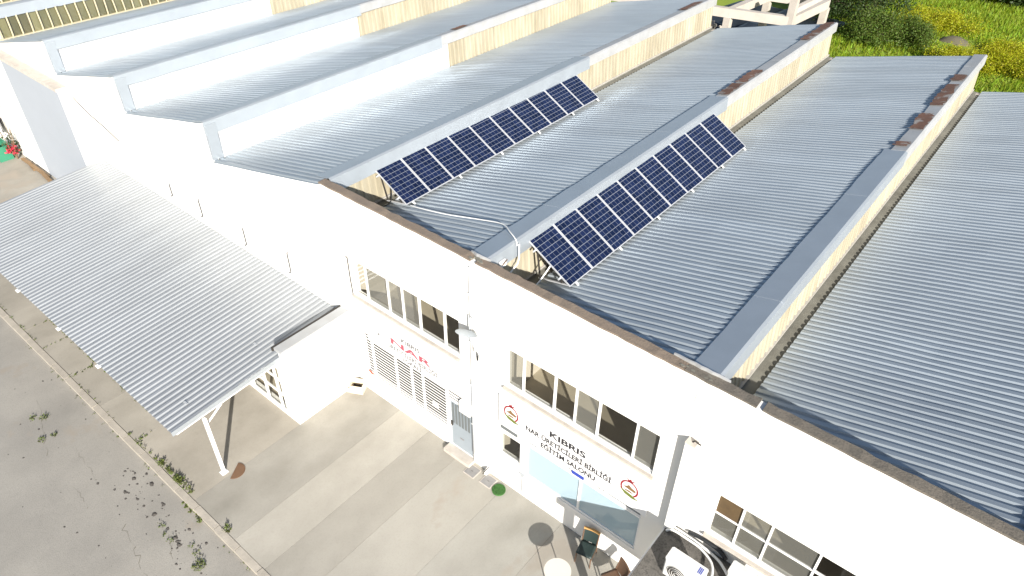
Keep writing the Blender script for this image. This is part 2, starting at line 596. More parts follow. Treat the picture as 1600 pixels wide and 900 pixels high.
# forecourt pours, in strips that run away from the street
slab(-5.28, -3.3, -6.22, 0.0, 0.90, 0.01)
slab(-3.3, -1.93, -6.22, 0.0, 1.06, 0.015)
slab(-1.93, -0.55, -6.22, 0.0, 0.90, 0.015)
slab(-0.55, 1.27, -6.22, 0.0, 1.00, 0.01)
slab(1.27, 3.3, -6.22, 0.0, 0.97, 0.0)
slab(3.3, 5.6, -6.22, 0.0, 0.93, 0.0)
slab(5.6, 9.0, -6.22, 0.0, 0.92, 0.0)
slab(9.0, 40.0, -6.22, 0.0, 0.92, 0.0)
slab(-8.6, -5.28, -6.22, 0.0, 1.0, 0.04)
for x0, x1, t in ((-13.3, -8.6, 0.96), (-17.4, -13.3, 1.0), (-22.0, -17.4, 0.97), (-27, -22, 0.95), (-33, -27, 0.95), (-60, -33, 0.95)):
    slab(x0, x1, -5.33, 0.0, t, 0.03)
# footpath slabs along the kerb
xb = [-60, -50, -40, -32, -26, -22, -20.2, -18.0, -16.6, -15.1, -12.95, -10.9, -8.6]
for i in range(len(xb) - 1):
    slab(xb[i], xb[i + 1], -6.22, -5.33, rnd.uniform(0.86, 1.0), 0.03, rnd.uniform(-0.006, 0.004))


# weeds and loose stones ------------------------------------------------
def leaf_clump(mb, c, n, rad, h, size):
    for _ in range(n):
        a, q = rnd.uniform(0, 6.283), rad * math.sqrt(rnd.random())
        p = Vector((c[0] + q * math.cos(a), c[1] + q * math.sin(a), c[2] + rnd.random() * h))
        d = Vector((rnd.gauss(0, 1), rnd.gauss(0, 1), rnd.gauss(0.4, 0.7))).normalized()
        e = d.cross(Vector((rnd.gauss(0, 1), rnd.gauss(0, 1), rnd.gauss(0, 1)))).normalized()
        s_ = size * rnd.uniform(0.6, 1.3)
        mb.add([p, p + d * s_ * 0.5 + e * s_ * 0.28, p + d * s_, p + d * s_ * 0.5 - e * s_ * 0.28], [(0, 1, 2, 3)])


wb = MB()


def weedline(x0, y0, x1, y1, n, rad=0.06, h=0.09, size=0.09, per=10, z=0.0):
    for i in range(n):
        t = rnd.random()
        leaf_clump(wb, (x0 + (x1 - x0) * t + rnd.gauss(0, 0.02), y0 + (y1 - y0) * t + rnd.gauss(0, 0.02), z), max(3, int(per * rnd.uniform(0.3, 1.6))), rad * rnd.uniform(0.5, 1.5), h, size)


weedline(-16.6, -5.36, -9.4, -5.34, 46, 0.05, 0.04, 0.055, 6)
weedline(-16.6, -6.2, -16.6, -5.4, 5, 0.03, 0.03, 0.05, 5)
weedline(-15.1, -6.2, -15.1, -5.4, 6, 0.03, 0.03, 0.05, 6)
weedline(-12.95, -6.2, -12.95, -5.4, 12, 0.04, 0.04, 0.06, 7)
weedline(-8.6, -6.2, -8.6, -5.7, 8, 0.04, 0.04, 0.06, 7)
weedline(-20, -6.2, -10, -6.2, 30, 0.04, 0.03, 0.05, 5)
weedline(-9.4, -6.19, -6.7, -6.17, 14, 0.05, 0.06, 0.06, 9)
weedline(-7.3, -6.16, -5.5, -6.14, 22, 0.06, 0.10, 0.08, 12)
weedline(-5.6, -6.42, -4.3, -6.44, 14, 0.07, 0.06, 0.08, 12, -0.12)
weedline(-3.9, -6.16, -3.3, -6.16, 6, 0.06, 0.08, 0.08, 10)
weedline(-16, -6.46, -6.5, -6.46, 26, 0.06, 0.03, 0.05, 6, -0.12)
weedline(-3.5, -6.46, 0, -6.46, 12, 0.05, 0.03, 0.05, 6, -0.12)
for c, n, rd in (((-11.9, -7.6, -0.12), 60, 0.14), ((-12.15, -7.85, -0.12), 40, 0.10), ((-10.95, -7.7, -0.12), 40, 0.10), ((-11.0, -8.05, -0.12), 50, 0.12), ((-3.42, -7.24, -0.12), 130, 0.17),
                 ((-3.75, -7.1, -0.12), 30, 0.12), ((-5.3, -7.25, -0.12), 25, 0.10), ((-4.7, -7.35, -0.12), 20, 0.10), ((-4.1, -7.05, -0.12), 20, 0.08), ((-5.0, -7.35, -0.12), 18, 0.06)):
    leaf_clump(wb, c, n, rd, 0.07, 0.055)
tag(wb.build('weeds', 'weed', center=False), 'small green weeds in the kerb and slab joints', 'weeds', kind='stuff')

sb = MB()


def pebble(c, s_):
    vs_ = []
    for k in range(6):
        a = k * math.pi / 3 + rnd.uniform(-0.3, 0.3)
        q = s_ * rnd.uniform(0.6, 1.2)
        vs_.append((c[0] + q * math.cos(a) * 1.3, c[1] + q * math.sin(a), c[2]))
    top = (c[0], c[1], c[2] + s_ * 0.45)
    sb.add(vs_ + [top], [(k, (k + 1) % 6, 6) for k in range(6)])


for _ in range(80):
    t = rnd.random()
    pebble((-7.6 + 4.2 * t + rnd.gauss(0, 0.28), -6.95 - 0.35 * t + rnd.gauss(0, 0.22), -0.12), abs(rnd.gauss(0.018, 0.022)) + 0.008)
for _ in range(45):
    pebble((rnd.uniform(-14, -2), rnd.uniform(-9.5, -6.6), -0.12), abs(rnd.gauss(0.012, 0.012)) + 0.006)
tag(sb.build('gravel', 'stone', center=False), 'dark loose stones scattered on the grey street', 'gravel', kind='stuff')

# cracks in the street: thin strips of dark soil
cb_ = MB()


def crack(pts, w):
    P = []
    for i, p in enumerate(pts):
        P.append((p[0] - w * rnd.uniform(0.2, 1), p[1], -0.116))
        P.append((p[0] + w * rnd.uniform(0.2, 1), p[1], -0.116))
    cb_.add(P, [(2 * i, 2 * i + 1, 2 * i + 3, 2 * i + 2) for i in range(len(pts) - 1)])


def wander(a, b, n, j):
    return [(a[0] + (b[0] - a[0]) * i / n + rnd.gauss(0, j), a[1] + (b[1] - a[1]) * i / n + rnd.gauss(0, j)) for i in range(n + 1)]


crack(wander((-12.9, -7.35), (-10.3, -8.2), 16, 0.03), 0.014)
crack(wander((-9.9, -7.55), (-8.2, -7.65), 12, 0.03), 0.010)
crack(wander((-8.6, -8.2), (-7.4, -8.3), 10, 0.03), 0.010)
crack(wander((-6.2, -7.9), (-3.9, -8.4), 14, 0.04), 0.012)
crack(wander((-4.9, -7.3), (-4.1, -7.6), 8, 0.03), 0.010)
tag(cb_.build('street_cracks', 'dark_soil', center=False), 'dark soil filled cracks wandering across the street', 'cracks', kind='stuff')

# ================================================================== THE SAW-TOOTH WORKS
RX = [-40.5, -34.7, -28.9, -23.1, -17.4, -11.6, -5.65, 0.25, 6.32, 12.3, 18.3]     # ridge lines
ZR, ZV, DEP = 7.58, 6.18, 24.1
works = empty('factory_building', (-12, 0, 0), 'long white factory with saw-tooth grey metal roofs and clerestory strips', 'factory')

# front wall: grid with openings
HOLES = [(-4.78, -0.46, 4.09, 5.44), (1.17, 5.57, 4.11, 5.46), (7.11, 10.75, 3.34, 4.77), (-4.68, -1.05, 0.92, 2.72), (-0.96, -0.07, 0.14, 2.12),
         (0.96, 1.72, 1.18, 2.20), (1.93, 5.52, 0.98, 2.58)]
xsb = sorted({-23.7, 18.5} | {h[0] for h in HOLES} | {h[1] for h in HOLES})
zsb = sorted({-0.3, 6.1} | {h[2] for h in HOLES} | {h[3] for h in HOLES})
TH = 0.24


def in_hole(x, z):
    return any(h[0] < x < h[1] and h[2] < z < h[3] for h in HOLES)


def hole_wall(holes, xsb, zsb, y0, y1):
    """wall with rectangular openings and reveals, no internal faces"""
    mb = MB()

    def solid(i, j):
        if i < 0 or j < 0 or i >= len(xsb) - 1 or j >= len(zsb) - 1:
            return False
        x, z = (xsb[i] + xsb[i + 1]) / 2, (zsb[j] + zsb[j + 1]) / 2
        return not any(h[0] < x < h[1] and h[2] < z < h[3] for h in holes)
    for i in range(len(xsb) - 1):
        for j in range(len(zsb) - 1):
            if not solid(i, j):
                continue
            a, b, c, d = xsb[i], xsb[i + 1], zsb[j], zsb[j + 1]
            mb.add([(a, y0, c), (b, y0, c), (b, y0, d), (a, y0, d)], [(0, 1, 2, 3)])
            mb.add([(a, y1, c), (b, y1, c), (b, y1, d), (a, y1, d)], [(3, 2, 1, 0)])
            if not solid(i - 1, j):
                mb.add([(a, y0, c), (a, y0, d), (a, y1, d), (a, y1, c)], [(0, 1, 2, 3)])
            if not solid(i + 1, j):
                mb.add([(b, y0, c), (b, y1, c), (b, y1, d), (b, y0, d)], [(0, 1, 2, 3)])
            if not solid(i, j - 1):
                mb.add([(a, y0, c), (a, y1, c), (b, y1, c), (b, y0, c)], [(0, 1, 2, 3)])
            if not solid(i, j + 1):
                mb.add([(a, y0, d), (b, y0, d), (b, y1, d), (a, y1, d)], [(0, 1, 2, 3)])
    return mb


hole_wall(HOLES, xsb, zsb, 0.0, TH).build('front_wall', 'wall', works)
# saw-tooth gables over the left bays, level parapet over the right ones
for i in range(0, 6):
    a, b = RX[i] + 0.13, RX[i + 1]
    poly = [(a, 6.1), (b + 0.13, 6.1), (b + 0.13, 6.18), (b + 0.02, 6.3), (b, ZR - 0.01), (a, ZV + 0.03)]
    MB().prism_y(poly, 0.0, TH).build('gable', 'wall', works)
MB().box(-5.52, 18.5, 0.0, TH, 6.1, 7.60).build('parapet', 'wall', works)


def coping_run(x0, x1, mt, z=7.60, seed=1):
    rr = random.Random(seed)
    n = max(4, int((x1 - x0) / 0.22))
    mb = MB()
    P = []
    for i in range(n + 1):
        x = x0 + (x1 - x0) * i / n
        w0, w1 = rr.uniform(-0.012, 0.012), rr.uniform(-0.022, 0.022)
        h = rr.uniform(-0.008, 0.012)
        P += [(x, -0.014 + w0, z + 0.003), (x, -0.012 + w0, z + 0.045 + h), (x, 0.235 + w1, z + 0.05 + h), (x, 0.243 + w1, z + 0.003)]
    fs_ = []
    for i in range(n):
        for k in range(4):
            fs_.append((4 * i + k, 4 * i + (k + 1) % 4, 4 * i + 4 + (k + 1) % 4, 4 * i + 4 + k)[::-1])
    fs_ += [(0, 1, 2, 3), (4 * n + 3, 4 * n + 2, 4 * n + 1, 4 * n)]
    return mb.add(P, fs_).build('coping', mt, works)


coping_run(-5.68, 0.02, 'coping', seed=3)
coping_run(0.18, 5.75, 'coping', seed=4)
coping_run(5.76, 7.28, 'coping_grey', seed=5)
coping_run(7.40, 18.5, 'coping_grey', seed=6)
# torn flashing and crumbled mortar where the ridge caps run into the parapet
for cx, w in ((0.12, 0.30), (6.0, 0.62)):
    P, F = [], []
    n = 10
    for q in range(n + 1):
        t = q / n
        x = cx - w + 2 * w * t
        y = 0.245 - 0.16 * math.sin(math.pi * t) * (0.4 if w < 0.4 else 0.3) + rnd.uniform(-0.01, 0.01)
        zt = 7.675 + 0.05 * math.sin(math.pi * t)
        P += [(x, y, zt), (x, y + 0.035, zt + 0.006), (x, 0.30, 7.60), (x, y, 7.64)]
    for q in range(n):
        for k in range(4):
            F.append((4 * q + k, 4 * q + (k + 1) % 4, 4 * q + 4 + (k + 1) % 4, 4 * q + 4 + k)[::-1])
    F += [(0, 1, 2, 3), (4 * n + 3, 4 * n + 2, 4 * n + 1, 4 * n)]
    MB().add(P, F).build('torn_flashing', 'cap_old', works)
    for q in range(7):
        a_, c_ = rnd.uniform(-0.6, 0.6) * w, rnd.uniform(0.02, 0.16)
        sz = rnd.uniform(0.03, 0.08)
        MB().prism_z([(cx + a_ + sz * rnd.uniform(0.7, 1.3) * math.cos(k), 0.0 + c_ + 0.6 * sz * rnd.uniform(0.7, 1.3) * math.sin(k)) for k in (0, 1.05, 2.1, 3.14, 4.2, 5.2)], 7.61, 7.655 + rnd.uniform(0.0, 0.01)).build('mortar_lump', 'gutter', works)

# hairline cracks in the render of the right bay
for pts in (((6.05, 7.45), (6.12, 7.2), (6.10, 6.95), (6.20, 6.7)), ((6.35, 6.45), (6.38, 6.2), (6.45, 6.0)), ((8.3, 6.6), (8.9, 6.55), (9.6, 6.48)), ((-21.0, 5.3), (-20.2, 5.1), (-19.8, 5.15))):
    P = []
    for x, z in pts:
        P += [(x - 0.006, -0.002, z), (x + 0.006, -0.002, z)]
    if abs(pts[0][0] - pts[-1][0]) > 1:
        P = [(x, -0.002, z + d) for x, z in pts for d in (-0.006, 0.006)]
    MB().add(P, [(2 * q, 2 * q + 1, 2 * q + 3, 2 * q + 2) for q in range(len(pts) - 1)]).build('wall_crack', 'steel_grey', works)

# lower projecting wall with ledge at the far left end
MB().box(-60, -22.3, -0.40, 0.0, -0.3, 5.80).build('lower_wall', 'wall', works)
MB().box(-27.95, -22.32, -0.412, -0.402, -0.3, 5.798).build('pale_blue_wall_panel', 'wall_blue', works)['label'] = 'pale blue stretch of wall under the ledge'  # thin panel over the lower wall, darker and bluer than the white render
MB().box(-60, -22.25, -0.47, 0.02, 5.803, 5.93).build('ledge', 'ledge', works)
MB().box(-60, -23.7, 0.001, TH, -0.3, 6.1).build('front_wall', 'wall', works)
# other outer walls
MB().box(-60, -59.7, 0.3, DEP, -0.3, 6.1).build('side_wall', 'wall', works)
MB().box(18.2, 18.5, 0.3, DEP, -0.3, 7.5).build('side_wall', 'wall', works)
MB().box(-60, 18.5, DEP - 0.35, DEP - 0.12, -0.3, 6.1).build('back_wall', 'ledge', works)
for i in range(0, 10):
    a, b = RX[i] + 0.13, RX[i + 1]
    MB().prism_y([(a, 6.1), (b + 0.1, 6.1), (b - 0.03, ZR - 0.12), (a, ZV - 0.05)], DEP - 0.35, DEP - 0.12).build('gable', 'ledge', works)


# roofs ------------------------------------------------------------------
def ribbed(u0, u1, pitch, fn, nseg, prof=((0, 0), (0.30, 0), (0.42, 1), (0.88, 1)), h=0.043):
    """ribbed sheet: profile repeats along u, fn(u, t, lift) gives the point; t runs 0..1 along the ribs"""
    us = []
    k = 0
    while True:
        base = u0 + k * pitch
        if base > u1:
            break
        for a, b in prof:
            if base + a * pitch <= u1:
                us.append((base + a * pitch, b * h))
        k += 1
    V, F = [], []
    for s_ in range(nseg + 1):
        t = s_ / nseg
        for u, l in us:
            V.append(fn(u, t, l))
    n = len(us)
    for s_ in range(nseg):
        for i in range(n - 1):
            F.append((s_ * n + i, s_ * n + i + 1, (s_ + 1) * n + i + 1, (s_ + 1) * n + i))
    return MB().add(V, F)


def wav(x, y):
    return 0.010 * math.sin(1.7 * y + 0.9 * x) + 0.008 * math.sin(0.63 * y - 1.3 * x + 2) + 0.006 * math.sin(3.1 * y + 2.2 * x)


for i in range(0, 10):
    xa, xb_ = RX[i] + (0.46 if i >= 6 else 0.14), RX[i + 1] - 0.01
    y0 = 0.26 if i >= 6 else -0.05

    zlo = ZV + (0.012 if i >= 6 else 0.06)

    def fn(u, t, l, xa=xa, xb_=xb_, zlo=zlo):
        x = xa + (xb_ - xa) * t
        return (x, u, zlo + (ZR - zlo) * t + l + wav(x, u) * math.sin(math.pi * min(1, t * 1.0)))
    ribbed(y0, DEP + 0.1, 0.215, fn, 6).build('roof_sheet', 'roof', works)
    # gutter trough in the valley on the right of each ridge
    xr = RX[i]
    if i >= 6:
        MB().prism_y([(xr + 0.10, 6.02), (xr + 0.56, 6.02), (xr + 0.56, 6.19), (xr + 0.50, 6.19), (xr + 0.46, 6.168), (xr + 0.16, 6.168), (xr + 0.13, 6.22), (xr + 0.10, 6.22)],
                     TH, DEP).build('gutter', 'gutter', works)
        MB().box(xr + 0.05, xr + 0.17, TH, DEP, 6.222, 6.26).build('gutter_lip', 'lip', works)

# clerestory strips ---------------------------------------------------------


def clere_sheet_mesh(w):
    """1-bay wide corrugated upright sheet, leaning very slightly; local coords"""
    def fn(u, t, l):
        return (l * 0.8 + 0.10 * (1 - t), u, 0.0 + 1.30 * t)
    return ribbed(0, w, 0.25, fn, 1, prof=((0, 0), (0.45, 0), (0.55, 1), (0.85, 1), (0.95, 0)), h=0.045)


proto = {}


def clere_run(xr, y0, y1, zb=6.22):
    y = y0
    while y < y1 - 0.3:
        w = min(1.0, y1 - y)
        key = round(w, 2)
        loc = (xr + 0.055, y + w / 2, zb)
        if key not in proto:
            mb = clere_sheet_mesh(w)
            mb.v = [(v[0] + xr + 0.0, v[1] + y, v[2] + zb) for v in mb.v]
            o = mb.build('clerestory_sheet', 'cream', works)
            proto[key] = o
            ORIGIN[o.name + 'off'] = Vector(o.location) + ORIGIN[works.name] - Vector((xr, y, zb))
        else:
            p = proto[key]
            copy_at(p, Vector((xr + rnd.uniform(-0.01, 0.01), y, zb)) + ORIGIN[p.name + 'off'], works)
        y += w


for i in (6, 7, 8, 9):
    clere_run(RX[i], 0.3, DEP)
for i, ye in ((5, 11.4), (4, 11.4), (3, 10.6)):
    xr = RX[i]
    # three long flat white sheets, then the cream corrugated ones
    yy = [0.42, 4.6, 8.1, ye]
    for k in range(3):
        # scalloped foot where it is cut round the roof ribs
        V, F = [], []
        n = int((yy[k + 1] - yy[k]) / 0.125)
        for q in range(n + 1):
            y = yy[k] + (yy[k + 1] - yy[k] - 0.004) * q / n
            zb = 6.17 + rnd.uniform(-0.02, 0.02)
            V += [(xr + 0.10, y, zb), (xr + 0.03, y, 7.5), (xr + 0.04, y, zb), (xr - 0.02, y, 7.5)]
        for q in range(n):
            a = 4 * q
            F += [(a, a + 4, a + 5, a + 1), (a + 2, a + 3, a + 7, a + 6)]
        F += [(0, 1, 3, 2), (4 * n, 4 * n + 2, 4 * n + 3, 4 * n + 1)]
        MB().add(V, F).build('clerestory_panel', 'clere_white', works)
    clere_run(xr, ye, DEP)
    MB().box(xr - 0.02, xr + 0.14, 0.02, 0.40, 6.28, 7.52).build('clerestory_end_post', 'cap', works)
# the two far-left clerestories: olive panes between bowed cream bars
bar_src = pane_src = None
for xr in (RX[2], RX[1], RX[0]):
    for k in range(int(24 / 0.44)):
        y = 0.25 + k * 0.44
        if bar_src is None:
            b = MB()
            b.tube([(xr + 0.19, y, 6.24), (xr + 0.17, y, 6.7), (xr + 0.12, y, 7.15), (xr + 0.02, y, 7.5)], 0.036, 6)
            bar_src = b.build('glazing_bar', 'cream_bar', works)
            boff = ORIGIN[bar_src.name] - Vector((xr, y, 0))
            p = MB().add([(xr + 0.12, y + 0.02, 6.24), (xr + 0.12, y + 0.42, 6.24), (xr + 0.02, y + 0.42, 7.5), (xr + 0.02, y + 0.02, 7.5)], [(0, 1, 2, 3)])
            pane_src = p.build('clerestory_pane', 'olive_pane', works)
            poff = ORIGIN[pane_src.name] - Vector((xr, y, 0))
        else:
            copy_at(bar_src, Vector((xr, y, 0)) + boff, works).rotation_euler.x = rnd.uniform(-0.05, 0.05)
            copy_at(pane_src, Vector((xr, y, 0)) + poff, works)
    MB().box(xr + 0.05, xr + 0.22, 0.05, DEP, 6.22, 6.34).build('clerestory_sill', 'cream_bar', works)

# ridge caps ---------------------------------------------------------------


def cap(xr, y0, y1, wl, drop, mt, lift=0.0, seed=0):
    rr = random.Random(seed)
    sl = (ZR - ZV) / (RX[6] - RX[5] - 0.5)
    n = max(2, int((y1 - y0) / 0.5))
    P, F = [], []
    for i in range(n + 1):
        y = y0 + (y1 - y0) * i / n
        j = rr.uniform(-0.012, 0.012)
        P += [(xr - wl + j, y, ZR + 0.075 + lift - wl * sl), (xr + 0.05, y, ZR + 0.078 + lift + j * 0.3), (xr + 0.115, y, ZR + 0.04 + lift + j * 0.3), (xr + 0.135 + j * 0.4, y, ZR - drop + j),
              (xr + 0.11 + j * 0.4, y, ZR - drop + j), (xr + 0.09, y, ZR + lift), (xr + 0.04, y, ZR + 0.06 + lift), (xr - wl + j, y, ZR + 0.066 + lift - wl * sl)]
    for i in range(n):
        for k in range(8):
            F.append((8 * i + k, 8 * i + (k + 1) % 8, 8 * i + 8 + (k + 1) % 8, 8 * i + 8 + k)[::-1])
    F += [tuple(range(8)), tuple(8 * n + k for k in range(7, -1, -1))]
    return MB().add(P, F).build('ridge_cap', mt, works)


for i, ysplit in ((8, 13.0), (7, 13.2), (6, 13.2), (5, 11.0), (4, 11.6), (3, 14), (2, 20), (1, 20), (9, 13)):
    xr = RX[i]
    y = 0.30 if i >= 6 else 0.0
    k = 0
    while y < ysplit - 0.5:
        y1 = min(ysplit, y + 3.05)
        cap(xr, y, y1, 0.56, 0.40, 'cap', 0.004 * (k % 2), k + 10 * i)
        y = y1 - 0.03
        k += 1
    while y < DEP - 0.5:
        y1 = min(DEP + 0.1, y + 2.4)
        cap(xr, y, y1, 0.36, 0.30, 'cap_old', 0.004 * (k % 2), k + 10 * i)
        y = y1 - 0.03
        k += 1


def rust_plate(xr, y0, y1, w0, w1):
    sl = 0.235
    P = []
    n = 14
    for q in range(n + 1):
        y = y0 + (y1 - y0) * q / n
        a, b_ = rnd.uniform(-0.06, 0.05), rnd.uniform(-0.02, 0.10)
        P += [(xr - w0 + a, y + rnd.uniform(-0.03, 0.03), ZR + 0.106 - (w0 - a) * sl), (xr - w1 - b_, y + rnd.uniform(-0.03, 0.03), ZR + 0.106 - (w1 + b_) * sl)]
    F = [(2 * q, 2 * q + 1, 2 * q + 3, 2 * q + 2) for q in range(n)]
    MB().add(P, F).build('rusty_plate', 'rust', works)


for xr, lst in ((RX[8], ((13.3, 13.7), (14.9, 16.5), (17.4, 19.9), (20.4, 21.2))), (RX[7], ((13.3, 14.6), (14.8, 16.4), (21.0, 22.4), (22.4, 24.1))), (RX[6], ((21.2, 22.9),)), (RX[5], ((12.0, 12.8),))):
    for a, b in lst:
        rust_plate(xr, a, b, 0.40, -0.04)


# windows ---------------------------------------------------------------------
def window(x0, x1, z0, z1, mull, trans, panes, yf=0.07, bar=0.055, sill=True, fmat='white_paint', glass_y=None, edges=True):
    mb = MB()
    d0, d1 = yf, yf + 0.06
    if edges:
        mb.box(x0, x0 + bar * 0.6, d0, d1, z0, z1)
        mb.box(x1 - bar * 0.6, x1, d0, d1, z0, z1)
        mb.box(x0 + bar * 0.6, x1 - bar * 0.6, d0 + 0.002, d1 - 0.002, z1 - bar * 0.5, z1)
        mb.box(x0 + bar * 0.6, x1 - bar * 0.6, d0 + 0.002, d1 - 0.002, z0, z0 + bar)
    for q in mull:
        mb.box(q - bar / 2, q + bar / 2, d0 - 0.004, d1, z0 + 0.002, z1 - 0.002)
    for q in trans:
        mb.box(x0 + 0.01, x1 - 0.01, d0 + 0.006, d1 - 0.004, q - bar * 0.4, q + bar * 0.4)
    w = mb.build('window', fmat, works)
    xs2 = [x0] + list(mull) + [x1]
    zs2 = [z0] + list(trans) + [z1]
    k = 0
    for j in range(len(zs2) - 1):
        for i in range(len(xs2) - 1):
            pm = panes[k % len(panes)]
            k += 1
            if pm is None:
                continue
            yy = yf + 0.03
            MB().add([(xs2[i] + 0.01, yy, zs2[j] + 0.01), (xs2[i + 1] - 0.01, yy, zs2[j] + 0.01), (xs2[i + 1] - 0.01, yy, zs2[j + 1] - 0.01), (xs2[i] + 0.01, yy, zs2[j + 1] - 0.01)],
                     [(0, 1, 2, 3)]).build('pane', pm, w)
    if sill:
        MB().box(x0 - 0.04, x1 + 0.06, -0.09, yf + 0.0, z0 - 0.075, z0 - 0.002).build('sill', 'ledge', w)
    return w


window(-4.78, -0.46, 4.09, 5.44, (-4.24, -3.30, -2.70, -2.03, -1.06), (), ('glass', 'glass_film', 'glass_film', 'glass_film', 'glass', 'glass'))
window(1.17, 5.57, 4.11, 5.46, (1.69, 2.67, 3.30, 3.96, 4.98), (), ('glass_film', 'glass', 'glass', 'glass_film', 'glass', 'glass_film'))
window(7.11, 10.75, 3.34, 4.77, (7.71, 8.34, 9.35, 10.1), (4.07,), ('glass_film', 'glass_film', 'glass_film', 'glass', 'glass_film', 'brown_board', 'glass_film', 'glass_film', 'glass', 'glass_film'), bar=0.05)
window(0.96, 1.72, 1.18, 2.20, (), (), ('glass_dusty',), sill=False)
window(1.93, 5.52, 0.98, 2.30, (3.71,), (), ('film_glass', 'film_glass'), bar=0.06, sill=False, yf=0.03)
window(1.93, 5.52, 2.345, 2.58, (2.28, 3.38, 3.55, 4.32, 4.44), (), ('door_glass', 'frost', 'frost', 'frost', 'frost', 'door_glass'), sill=False, yf=0.03, bar=0.05)
box('lintel', 'white_paint', works, 1.93, 5.52, 0.02, 0.2, 2.302, 2.343)
box('vent_window', 'door_glass', works, 1.02, 1.62, -0.012, -0.002, 2.38, 2.50)

# rooms behind the panes: floors, walls and ceilings that the sun reaches
for x0, x1, zf, zc in ((-4.95, -0.1, 3.22, 6.0), (0.95, 5.8, 3.22, 6.0), (6.9, 11.2, 2.2, 6.0), (-4.9, -1.0, 0.2, 3.0), (0.8, 5.8, 0.2, 3.0)):
    y0, y1 = TH + 0.012, 4.6
    MB().box(x0, x1, y0, y1, zf - 0.1, zf).build('interior_floor', 'inner_floor', works)
    MB().box(x0, x1, y1, y1 + 0.1, zf, zc).build('interior_wall', 'inner_wall', works)
    MB().box(x0 - 0.1, x0, y0, y1 + 0.1, zf - 0.1, zc).build('interior_wall', 'inner_wall', works)
    MB().box(x1, x1 + 0.1, y0, y1 + 0.1, zf - 0.1, zc).build('interior_wall', 'inner_wall', works)
    MB().box(x0 - 0.1, x1 + 0.1, y0, y1 + 0.1, zc + 0.001, zc + 0.06).build('interior_ceiling', 'inner_wall', works)

# barred window, left unit ------------------------------------------------------
gw = MB()
gx = [-4.68, -4.28, -3.22, -2.52, -2.03, -1.05]
for q in gx:
    gw.box(q - 0.03, q + 0.03, -0.03, 0.02, 0.86, 2.76)
gw.box(-4.7, -1.03, -0.028, 0.018, 0.86, 0.92)
gw.box(-4.7, -1.03, -0.028, 0.018, 2.70, 2.76)
grille = gw.build('window_grille', 'white_paint', works)
src = {}
for i in range(len(gx) - 1):
    a, b = gx[i] + 0.033, gx[i + 1] - 0.033
    z = 0.985
    first = None
    while z < 2.66:
        if first is None:
            first = MB().box(a, b, -0.018, -0.008, z, z + 0.030).build('grille_bar', 'white_paint', grille)
            base = ORIGIN[first.name].copy()
            z00 = z
        else:
            copy_at(first, base + Vector((0, 0, z - z00)), grille)
        z += 0.122
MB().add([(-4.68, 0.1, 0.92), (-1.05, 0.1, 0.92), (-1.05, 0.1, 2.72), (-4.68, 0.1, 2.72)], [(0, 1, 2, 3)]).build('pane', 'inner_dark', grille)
box('grille_plate', 'white_paint', grille, -1.66, -1.42, -0.034, -0.024, 1.42, 1.58)
for x0, z0, mt_ in ((-4.62, 0.97, 'glow_orange'), (-4.55, 0.93, 'glow_orange')):
    box('sticker', mt_, grille, x0, x0 + 0.14, -0.036, -0.030, z0 - 0.02, z0 + 0.06)
box('transom_grille', 'inner_dark', works, -0.96, -0.46, -0.012, -0.004, 2.2, 2.52)
for k in range(3):
    box('grille_bar', 'white_paint', works, -0.97, -0.45, -0.03, -0.014, 2.22 + k * 0.11, 2.27 + k * 0.11)

# door
door = MB().box(-0.94, -0.09, 0.03, 0.08, 0.16, 2.10).build('door', 'door_blue', works)
for k in range(6):
    xk = -0.88 + k * 0.125
    box('ribbed_pane', 'door_glass', door, xk, xk + 0.075, 0.012, 0.028, 1.18, 2.02)
box('door_handle', 'iron', door, -0.92, -0.87, -0.02, 0.028, 1.05, 1.22)
box('letter_slot', 'steel_grey', door, -0.60, -0.45, 0.016, 0.028, 0.62, 0.66)
MB().box(-1.03, 0.02, -0.30, 0.0, 0.0, 0.14).build('door_step', 'ledge', works)
MB().box(-0.42, -0.02, -0.16, -0.002, 2.13, 2.55).build('shutter_box', 'wall', works)

# ================================================================== THINGS ON THE FRONT


def text_mesh(body, width, height, bold=0.0):
    cu = bpy.data.curves.new('t', 'FONT')
    cu.body = body
    cu.align_x = 'CENTER'
    cu.size = 1.0
    cu.offset = bold
    cu.extrude = 0.0
    cu.resolution_u = 3
    ob = bpy.data.objects.new('t', cu)
    COL.objects.link(ob)
    dg = bpy.context.evaluated_depsgraph_get()
    dg.update()
    me = bpy.data.meshes.new_from_object(ob.evaluated_get(dg))
    V = [v.co.copy() for v in me.vertices]
    F = [tuple(p.vertices) for p in me.polygons]
    bpy.data.objects.remove(ob)
    x0, x1 = min(v.x for v in V), max(v.x for v in V)
    ch = 0.73
    sx, sy = 1.0, height / ch
    return [((v.x - (x0 + x1) / 2) * sx, v.y * sy) for v in V], F


def put_text(parent, body, xc, zb, width, height, y, mt, bold=0.0, name='lettering'):
    """one mesh per word"""
    words = body.split()
    raw = []
    for w_ in words:
        V, F = text_mesh(w_, None, height, bold)
        raw.append((V, F, max(v[0] for v in V) - min(v[0] for v in V)))
    gap = 0.32
    tot = sum(r_3[2] for r_3 in raw) + gap * (len(raw) - 1)
    sx = width / tot
    x = xc - width / 2
    for V, F, ww in raw:
        MB().add([(x + (a + ww / 2) * sx, y, zb + b) for a, b in V], F).build(name, mt, parent)
        x += (ww + gap) * sx


def flat_poly(parent, pts, y, mt, name):
    return MB().prism_y(pts, y, y + 0.003).build(name, mt, parent)


